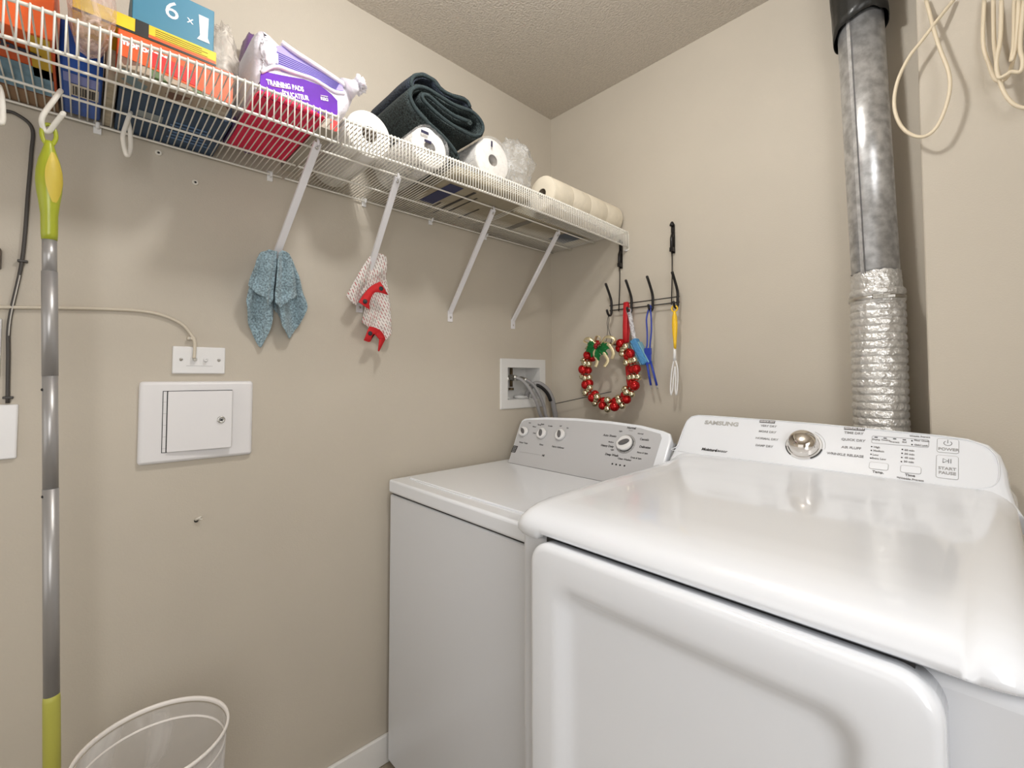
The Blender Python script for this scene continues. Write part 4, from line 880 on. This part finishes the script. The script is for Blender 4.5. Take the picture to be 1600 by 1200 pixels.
obj('black_print', b, T)
b = MB(); b.box((-1.495, zt + .0045, .2982), (-1.386, zt + .0105, .2988), ORB, YM); obj('orange_edge', b, T)
T = thing('teal_box', (.25, -1.43, zt + .03), 'teal carton with a white picture on top of the yellow carton', 'box')
TL = mat('teal_card', (54, 118, 144), .5)
b = MB(); b.box((.17, -1.52, zt + .0305), (.292, -1.389, zt + .12), TL); obj('carton', b, T, bevel=.0015)
b = MB(); TM = CF @ Matrix.Translation((-1.408, zt + .068, .2924)); fig = [(-.010, -.022), (.012, -.022), (.008, -.012), (.009, .03), (-.008, .03), (-.005, -.012)]
b.rings([[(p[0], p[1], 0) for p in fig], [(p[0], p[1], .0006) for p in fig]], WHITEI, TM, smooth=False)
b.text('x', .022, WHITEI, TM @ Matrix.Translation((-.022, .01, .0))); b.text('6', .05, WHITEI, TM @ Matrix.Translation((-.052, .012, .0))); obj('white_print', b, T)
# clear bags
def blob(b, c, r, sc, m, ph=0, amp=.25, n=28, fr=3.0):
    vs = []; fs = []; h = n // 2
    for i in range(h + 1):
        a = PI * i / h
        for k in range(n):
            t = 2 * PI * k / n; d = Vector((math.sin(a) * math.cos(t), math.sin(a) * math.sin(t), math.cos(a)))
            q = 1 + amp * noise.noise(d * fr + Vector((ph, 0, 0))) + amp * .5 * noise.noise(d * fr * 3 + Vector((0, ph, 0)))
            vs.append((c[0] + d.x * r * sc[0] * q, c[1] + d.y * r * sc[1] * q, c[2] + d.z * r * sc[2] * q))
    for i in range(h):
        for k in range(n): fs.append((i * n + k, (i + 1) * n + k, (i + 1) * n + (k + 1) % n, i * n + (k + 1) % n))
    b.add(vs, fs, m)
PINK = clear('pinkish_film', (236, 212, 200), .55, 30)
b = MB(); blob(b, (.30, -1.575, ZS + .085), .1, (.75, .33, .82), PINK, 3, .12); tag(obj('plastic_bag', b), 'crumpled pinkish plastic bag upright behind the shelf front, left of the orange box', 'bag')
b = MB(); blob(b, (.15, -1.352, ZS + .135), .1, (.62, .36, 1.25), clear('cloudy_film', (226, 218, 208), .62, 26), 9, .2); tag(obj('plastic_bag', b), 'crumpled clear plastic bag between the orange box and the training pads', 'bag')

# training pads
T = thing('training_pads', (.24, -1.2, ZS + .03), 'torn white bag of purple training pads standing on the shelf', 'pack')
BAGW = mat('white_bag_film', (228, 224, 232), .45, bump=.8, bscale=28, bdist=.008)
XF_ = .325
ol = [(q[1], q[2]) for q in ((0.3250, -1.3107, 1.8257), (0.3250, -1.3191, 1.8810), (0.3250, -1.3201, 1.9366), (0.3250, -1.3212, 1.9924), (0.3250, -1.3042, 2.0159), (0.3250, -1.2677, 2.0007), (0.3250, -1.2269, 2.0041), (0.3250, -1.1836, 1.9969), (0.3250, -1.1375, 1.9766), (0.3250, -1.1087, 1.9706), (0.3250, -1.0953, 1.9507), (0.3250, -1.1048, 1.9175), (0.3250, -1.1268, 1.8860), (0.3250, -1.1453, 1.8660), (0.3250, -1.2241, 1.8318))]
ol = [(p_[0], max(p_[1], 1.868)) for p_ in ol[::-1]]; ol = ol[:1] + [p_ for i_, p_ in enumerate(ol[1:], 1)]
so = smooth_loop(ol, 4)
b = MB(); RR = []
for ins, x in ((.012, .12), (.002, .14), (0, .2), (0, .29), (.003, .308), (.010, .320), (.022, .3255)):
    RR.append([(x + .003 * noise.noise(Vector((p[0] * 30, p[1] * 30, x * 20))), p[0] + .003 * noise.noise(Vector((p[0] * 40, p[1] * 40, 5))), p[1] + .003 * noise.noise(Vector((p[0] * 40, 2, p[1] * 40)))) for p in inset_poly(so, ins)])
b.rings(RR, BAGW); obj('bag', b, T)
b = MB(); kq = Vector((0.3200, -1.0868, 1.9830)); 
blob(b, (kq.x, kq.y, kq.z), .02, (1, .9, .8), BAGW, 4, .8, fr=3); b.tube([Vector((0.3200, -1.1193, 1.9586)), kq], [.026, .01], BAGW, 12); obj('knotted_end', b, T)
def flat_patch(name, pts, x, m, parent, th=.0015, bend=0):
    b = MB(); q = [(x + bend * math.sin(i * 1.3), p[1], p[2]) for i, p in enumerate(pts)]; b.rings([[(v[0] - .001, v[1], v[2]) for v in q], [(v[0] + th, v[1], v[2]) for v in q]], m, smooth=False); return obj(name, b, parent)
PUR = mat('purple_film', (104, 34, 176), .6, var=.15, vscale=14, spec=.25, bump=.35, bscale=22, bdist=.005)
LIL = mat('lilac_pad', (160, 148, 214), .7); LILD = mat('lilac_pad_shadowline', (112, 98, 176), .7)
XP = .3265
pur = flat_patch('purple_label', ((0.3265, -1.3088, 1.9047), (0.3265, -1.3027, 1.9132), (0.3265, -1.2668, 1.9216), (0.3265, -1.2207, 1.9342), (0.3265, -1.1832, 1.9362), (0.3265, -1.1560, 1.9266), (0.3265, -1.1420, 1.9170), (0.3265, -1.1415, 1.8826), (0.3265, -1.1822, 1.8691), (0.3265, -1.2251, 1.8605), (0.3265, -1.2787, 1.8513), (0.3265, -1.3115, 1.8500)), XP, PUR, T)
b = MB(); u0 = Vector((0.3290, -1.2967, 1.8921)); u1 = Vector((0.3290, -1.2211, 1.9089)); 
dY = (u1 - u0); dY.x = 0; xd = dY.normalized(); TM = Matrix((xd, Vector((0, -xd.z, xd.y)), Vector((1, 0, 0)))).transposed().to_4x4(); TM.translation = (u0 + u1) / 2
b.text('TRAINING PADS', .015, WHITEI, TM, bold=.0005, width=dY.length * 1.02); obj('lettering', b, pur); b = MB()
TM2 = TM.copy(); TM2.translation = Vector((0.3290, -1.2374, 1.8868)); b.text('ÉDUCATEUR', .015, WHITEI, TM2, bold=.0005, width=.058); obj('lettering', b, pur); b = MB()
TM3 = TM.copy(); TM3.translation = Vector((0.3290, -1.1734, 1.9071)); b.text('REG', .010, WHITEI, TM3, bold=.0003)
for (pa, pb) in (((0.3290, -1.2877, 1.8877), (0.3290, -1.2511, 1.8969)), ((0.3290, -1.2467, 1.8725), (0.3290, -1.2317, 1.8759)), ((0.3290, -1.1823, 1.9124), (0.3290, -1.1660, 1.9164)), ((0.3290, -1.2999, 1.8623), (0.3290, -1.2924, 1.8642))): b.tube([pa, pb], .0009, WHITEI, 5)
obj('lettering', b, pur)
b = MB(); b.add([Vector(q) + Vector((dx, 0, 0)) for dx in (-.004, .001) for q in ((0.3265, -1.2854, 1.9416), (0.3265, -1.2783, 1.9827), (0.3265, -1.2653, 1.9894), (0.3265, -1.2129, 1.9771), (0.3265, -1.1317, 1.9627), (0.3265, -1.1267, 1.9490), (0.3265, -1.1532, 1.9404), (0.3265, -1.2123, 1.9411), (0.3265, -1.2669, 1.9302))], [tuple(range(9)), tuple(range(9, 18))] + [(k, (k + 1) % 9, 9 + (k + 1) % 9, 9 + k) for k in range(9)], LIL, False)
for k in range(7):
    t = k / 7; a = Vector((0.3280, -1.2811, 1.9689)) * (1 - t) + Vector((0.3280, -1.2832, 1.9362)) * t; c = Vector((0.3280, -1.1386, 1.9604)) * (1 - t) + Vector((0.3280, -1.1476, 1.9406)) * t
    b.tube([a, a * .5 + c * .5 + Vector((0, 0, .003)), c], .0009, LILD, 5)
obj('folded_pads', b, T)
b = MB(); blob(b, (0.3250, -1.2917, 1.9594), .02, (.5, .9, 1.3), BAGW, 1, .5); blob(b, (0.3250, -1.2901, 1.9372), .014, (.5, 1, .8), BAGW, 7, .6); b.tube(smooth_path([(0.3290, -1.3083, 1.9079), (0.3310, -1.2814, 1.9326), (0.3300, -1.2481, 1.9375), (0.3290, -1.1989, 1.9431), (0.3280, -1.1537, 1.9363), (0.3270, -1.1253, 1.9430)], 6), .0042, BAGW, 8); b.tube(smooth_path([(0.3290, -1.2688, 1.9950), (0.3310, -1.2397, 1.9854), (0.3310, -1.2001, 1.9780), (0.3290, -1.1546, 1.9699), (0.3270, -1.1224, 1.9635)], 6), .0055, BAGW, 8); obj('torn_edge', b, T)
b = MB(); blob(b, (.065, -1.270, ZS + .17), .1, (.5, .30, 1.6), mat('dusky_purple_film', (108, 76, 128), .3, bump=.6, bscale=25, bdist=.006), 2, .1); tag(obj('purple_bag', b), 'dusky purple bag squeezed in behind the training pads', 'bag')

# pink ribbed bag below the pads
PK = mat('pink_knit', (238, 48, 92), .7, bump=.4, bscale=60)
T = thing('pink_bag', (.22, -1.24, ZS), 'ribbed bright pink bag lying under the training pads', 'bag')
b = MB()
def pkf(x, y): return .006 * abs(math.sin((y + x * .35) * 220))
n1, n2 = 10, 60
yy0, yy1, px0, px1 = -1.325, -1.19, .10, .37
def pkt(u, v):
    x = px0 + (px1 - px0) * v; y = yy0 + (yy1 - yy0) * u; e = math.sin(PI * min(1, max(0, u))) ** .3 * min(1, (1 - v) * 8 + .35)
    return (x, y, ZS + .004 + (.034 + pkf(x, y)) * e)
def pku(u, v):
    x = px0 + (px1 - px0) * v; y = yy0 + (yy1 - yy0) * u; return (x, y, ZS + .002 - 0 * u + (.0045 if 0 < u < 1 else .004) * 0 + .005 - pkf(x, y) * .6)
b.grid(pkt, n2, n1, PK); b.grid(pku, n2, n1, PK)
def pks(u, v):
    y = yy0 + (yy1 - yy0) * u; a = pkt(u, 1); c = pku(u, 1); t = v; return (px1 + .006 * math.sin(PI * v) + pkf(px1, y) * .6, y, c[2] + (a[2] - c[2]) * t)
b.grid(pks, n2, 5, PK); obj('ribbed_fabric', b, T)
b = MB(); b.box((.10, -1.334, ZS + .001), (.20, -1.326, ZS + .03), mat('dark_purple_card', (70, 50, 96), .5)); obj('dark_hem', b, T, bevel=.002)
T = card('grey_carton', -1.186, -1.145, .05, .345, .028, mat('grey_card', (170, 162, 148), .7), 'thin grey carton wedged beside the pink bag')
decal('red_print', [(.3457, -1.165, ZS + .002), (.3457, -1.148, ZS + .002), (.3457, -1.148, ZS + .027), (.3457, -1.165, ZS + .027)], mat('red_card', (208, 34, 24), .5), T)

# paper rolls ------------------------------------------------------
def roll(b, c, r, axis, L_, core=.021, m=TISSUE, e=1):
    M = Matrix.Translation(c) @ (Matrix.Rotation(PI / 2, 4, 'Y') if axis == 'x' else Matrix.Rotation(-PI / 2, 4, 'X'))
    b.lathe([(core, 0), (r - .006 * e, 0), (r - .0015 * e, .0015 * e), (r, .006 * e), (r, L_ - .006 * e), (r - .0015 * e, L_ - .0015 * e), (r - .006 * e, L_), (core, L_)], m, 48, M, cap=False)
def corem(b, c, r, axis, L_):
    M = Matrix.Translation(c) @ (Matrix.Rotation(PI / 2, 4, 'Y') if axis == 'x' else Matrix.Rotation(-PI / 2, 4, 'X'))
    b.lathe([(r, .002), (r, L_ - .002)], CORE, 28, M, cap=False); b.lathe([(r - .0015, .002), (r - .0015, L_ - .002)], CORE, 28, M, cap=False)
T = thing('paper_towel_roll', (.2, -1.05, ZS), 'bare white paper towel roll at the left of the dark towels', 'paper roll')
r_ = .062; q = (.03, -1.039, ZS + r_)
b = MB(); roll(b, q, r_, 'x', .255); obj('paper', b, T)
b = MB(); corem(b, q, .021, 'x', .255); obj('core', b, T)

def wrapped(q, r, L_, label, marks, tilt=0):
    T = thing('wrapped_paper_roll', (q[0] + L_ / 2, q[1], q[2] - r), label, 'paper roll')
    b = MB(); roll(b, q, r, 'x', L_, .018); obj('paper', b, T)
    b = MB(); corem(b, q, .018, 'x', L_); obj('core', b, T)
    b = MB()
    def wf(u, v):
        a = 2 * PI * u; x = q[0] - .004 + (L_ + .010) * v; rr = r + .0035 + .005 * noise.noise(Vector((math.cos(a) * 3, math.sin(a) * 3, x * 16 + r)))
        return (x, q[1] + rr * math.cos(a), q[2] + max(-r - .001, rr * math.sin(a)))
    b.grid(wf, 48, 14, FILM)
    def ef(u, v):
        a = 2 * PI * u; rr = (r + .0035) * (1 - v); return (q[0] + L_ + .006 + .004 * noise.noise(Vector((rr * 60 * math.cos(a), rr * 60 * math.sin(a), r))), q[1] + rr * math.cos(a), q[2] + rr * math.sin(a))
    b.grid(ef, 48, 8, clear('thin_film', (240, 240, 240), .15, 40)); 
    obj('plastic_wrap', b, T)
    b = MB()
    for (dy, dz, w, h) in marks: b.box((q[0] + L_ + .008, q[1] + dy - w, q[2] + dz - h), (q[0] + L_ + .009, q[1] + dy + w, q[2] + dz + h), mat('navy_print', (44, 42, 70), .5))
    obj('print_marks', b, T)
    return T
wrapped((.12, -.887, ZS + .060), .056, .218, 'plastic wrapped paper roll tucked under the front of the dark towels', [(-.022, .032, .012, .004), (-.012, .010, .011, .0035)])
wrapped((.10, -.650, ZS + .106), .069, .232, 'plastic wrapped paper roll right of the dark towels, highest of the rolls', [(-.012, .045, .003, .009)])
b = MB(); blob(b, (.30, -.525, ZS + .125), .1, (.6, .62, .98), clear('crinkled_film', (225, 225, 222), .30, 40), 6, .3, n=40, fr=2.5); tag(obj('loose_plastic_wrap', b), 'loose crinkled clear plastic between the highest roll and the long sleeve of rolls', 'plastic wrap')
# flat packs lying on the deck under them (seen from below through the wires)
def pack(y0, y1, x0, x1, h, label, marks):
    T = thing('tissue_pack', ((x0 + x1) / 2, (y0 + y1) / 2, ZS), label, 'pack')
    b = MB(); b.box((x0, y0, ZS), (x1, y1, ZS + h), mat('shaded_pack_film', (150, 140, 118), .35, bump=.5, bscale=20, bdist=.006)); obj('wrapped_stack', b, T, bevel=.008, seg=3)  # white film coloured darker to stand for the shade on the undersides
    for (ya, yb, xa, xb, m) in marks: decal('print', [(xa, ya, ZS - .0004), (xb, ya, ZS - .0004), (xb, yb, ZS - .0004), (xa, yb, ZS - .0004)][::-1], m, T)
NVP = mat('navy_pack_ink', (28, 36, 84), .5); BKP = mat('black_pack_ink', (34, 32, 32), .5)
pack(-.81, -.51, .05, .355, .034, 'flat white tissue pack with navy print under the wrapped rolls', [(-.79, -.74, .13, .30, NVP), (-.70, -.69, .06, .30, BKP), (-.665, -.66, .10, .27, BKP), (-.60, -.595, .08, .2, BKP), (-.73, -.725, .02 + .05, .16, BKP)])
pack(-.49, -.03, .03, .262, .09, 'large white tissue pack behind the long sleeve of rolls', [(-.40, -.37, .10, .25, mat('grey_pack_ink', (120, 116, 106), .6)), (-.18, -.08, .14, .25, mat('bluegrey_ink', (84, 92, 104), .6))])
# long sleeve of rolls lying parallel to the wall
T = thing('roll_sleeve', (.33, -.22, ZS), 'long plastic sleeve of white rolls at the corner end of the shelf', 'paper rolls')
for k in range(4):
    q = (.334, -.425 + k * .103, ZS + .062); b = MB(); roll(b, q, .0615 - .0005 * (k % 2), 'y', .1028, .018, mat('cream_tissue', (232, 222, 202), .85, bump=.3, bscale=90, bdist=.002), e=.35); o = obj('roll', b, T); b = MB(); corem(b, q, .018, 'y', .102); obj('core', b, o)
b = MB()
def slf(u, v):
    a = 2 * PI * u; y = -.43 + .422 * v; rr = .0630 + .0012 * noise.noise(Vector((math.cos(a) * 3, math.sin(a) * 3, y * 18))); return (.334 + rr * math.cos(a), y, ZS + .0635 + rr * math.sin(a))
b.grid(slf, 48, 40, clear('sleeve_film', (246, 240, 226), .12, 10)); obj('plastic_sleeve', b, T)

# dark towels ------------------------------------------------------
def towel(name, path, th, x0, x1, m, label, hemmed=True, ph=0):
    p = smooth_path([Vector((0, q[1], q[2])) for q in path], 7); n = len(p)
    L_, R_ = [], []
    for i, c in enumerate(p):
        t = (p[min(i + 1, n - 1)] - p[max(0, i - 1)]).normalized(); nn = Vector((0, -t.z, t.y)); w = th * (.5 + .04 * math.sin(i * .9 + ph))
        L_.append(c + nn * w); R_.append(c - nn * w)
    ring = L_ + [p[-1] + (p[-1] - p[-2]).normalized() * th * .4] + R_[::-1] + [p[0] + (p[0] - p[1]).normalized() * th * .4]
    K = 12; rg = []
    for k in range(K + 1):
        x = x0 + (x1 - x0) * k / K; e = 1
        rg.append([(x + .006 * noise.noise(Vector((v.y * 25, v.z * 25, ph))) * (k == K), v.y + .004 * noise.noise(Vector((x * 14, v.y * 14, v.z * 14 + ph))), v.z + .004 * noise.noise(Vector((x * 14 + 7, v.y * 14, v.z * 14 + ph)))) for v in ring])
    T = thing(name, (x0, p[0].y, min(v.z for v in ring)), label, 'towel', 'dark folded towels on the shelf')
    b = MB(); b.rings(rg, m); obj('terry_body', b, T)
    b = MB(); b.tube([Vector((x1 + .002, v.y, v.z)) for v in p[2:-2]], th * .34, HEM, 8); obj('hem', b, T)
    return T
towel('folded_towel', [(0.3400, -0.7909, 1.8933), (0.3400, -0.8185, 1.9177), (0.3400, -0.8539, 1.9382), (0.3400, -0.8965, 1.9547), (0.3400, -0.9332, 1.9756), (0.3400, -0.9531, 2.0058), (0.3400, -0.9396, 2.0330), (0.3400, -0.9055, 2.0483), (0.3400, -0.8547, 2.0451), (0.3400, -0.8010, 2.0418), (0.3400, -0.7392, 2.0480), (0.3400, -0.7043, 2.0304), (0.3400, -0.7016, 2.0034), (0.3400, -0.7291, 1.9792), (0.3400, -0.7726, 1.9764), (0.3400, -0.8278, 1.9817), (0.3400, -0.8715, 1.9938), (0.3400, -0.9093, 2.0106), (0.3400, -0.9135, 2.0250), (0.3400, -0.8929, 2.0303), (0.3400, -0.8501, 2.0174), (0.3400, -0.8008, 2.0095), (0.3400, -0.7440, 2.0147)], .0155, .10, .34, TOWELG, 'charcoal green folded towel, the lower and front one of the two dark towels')
towel('folded_towel', [(0.3000, -0.7152, 2.0833), (0.3000, -0.7328, 2.1043), (0.3000, -0.7860, 2.0972), (0.3000, -0.8275, 2.0983), (0.3000, -0.8544, 2.1130), (0.3000, -0.8889, 2.1120), (0.3000, -0.9179, 2.0947), (0.3000, -0.9259, 2.0690), (0.3000, -0.9094, 2.0618)], .017, .06, .30, TOWELN, 'navy folded towel on top, the upper and rear one of the two dark towels', ph=3)

# ------------------------------------------------------------------ frosted bin, low left
T = thing('laundry_bin', (.305, -1.455, 0), 'frosted translucent plastic bin with a thick rim, low at the left wall', 'bin')
c = Matrix.Translation((.316, -1.458, 0)) @ Matrix.Scale(.95, 4, (1, 0, 0)) @ Matrix.Scale(.95, 4, (0, 1, 0))
b = MB(); b.lathe([(0, .004), (.092, .004), (.096, .012), (.118, .575)], BINP, 56, c, cap=False); obj('bin_wall', b, T, solid=.002)
b = MB(); b.lathe([(.1185, .578), (.1215, .578), (.1235, .5815), (.1225, .5855), (.1195, .5855), (.1180, .5815), (.1185, .578)], mat('frosted_rim', (232, 226, 220), .4), 56, c, cap=False); obj('rim', b, T)
b = MB(); b.lathe([(.1155, .547), (.1175, .547), (.1175, .551), (.1155, .551), (.1155, .547)], MC['frosted_rim'], 56, c, cap=False); obj('inner_ledge', b, T)
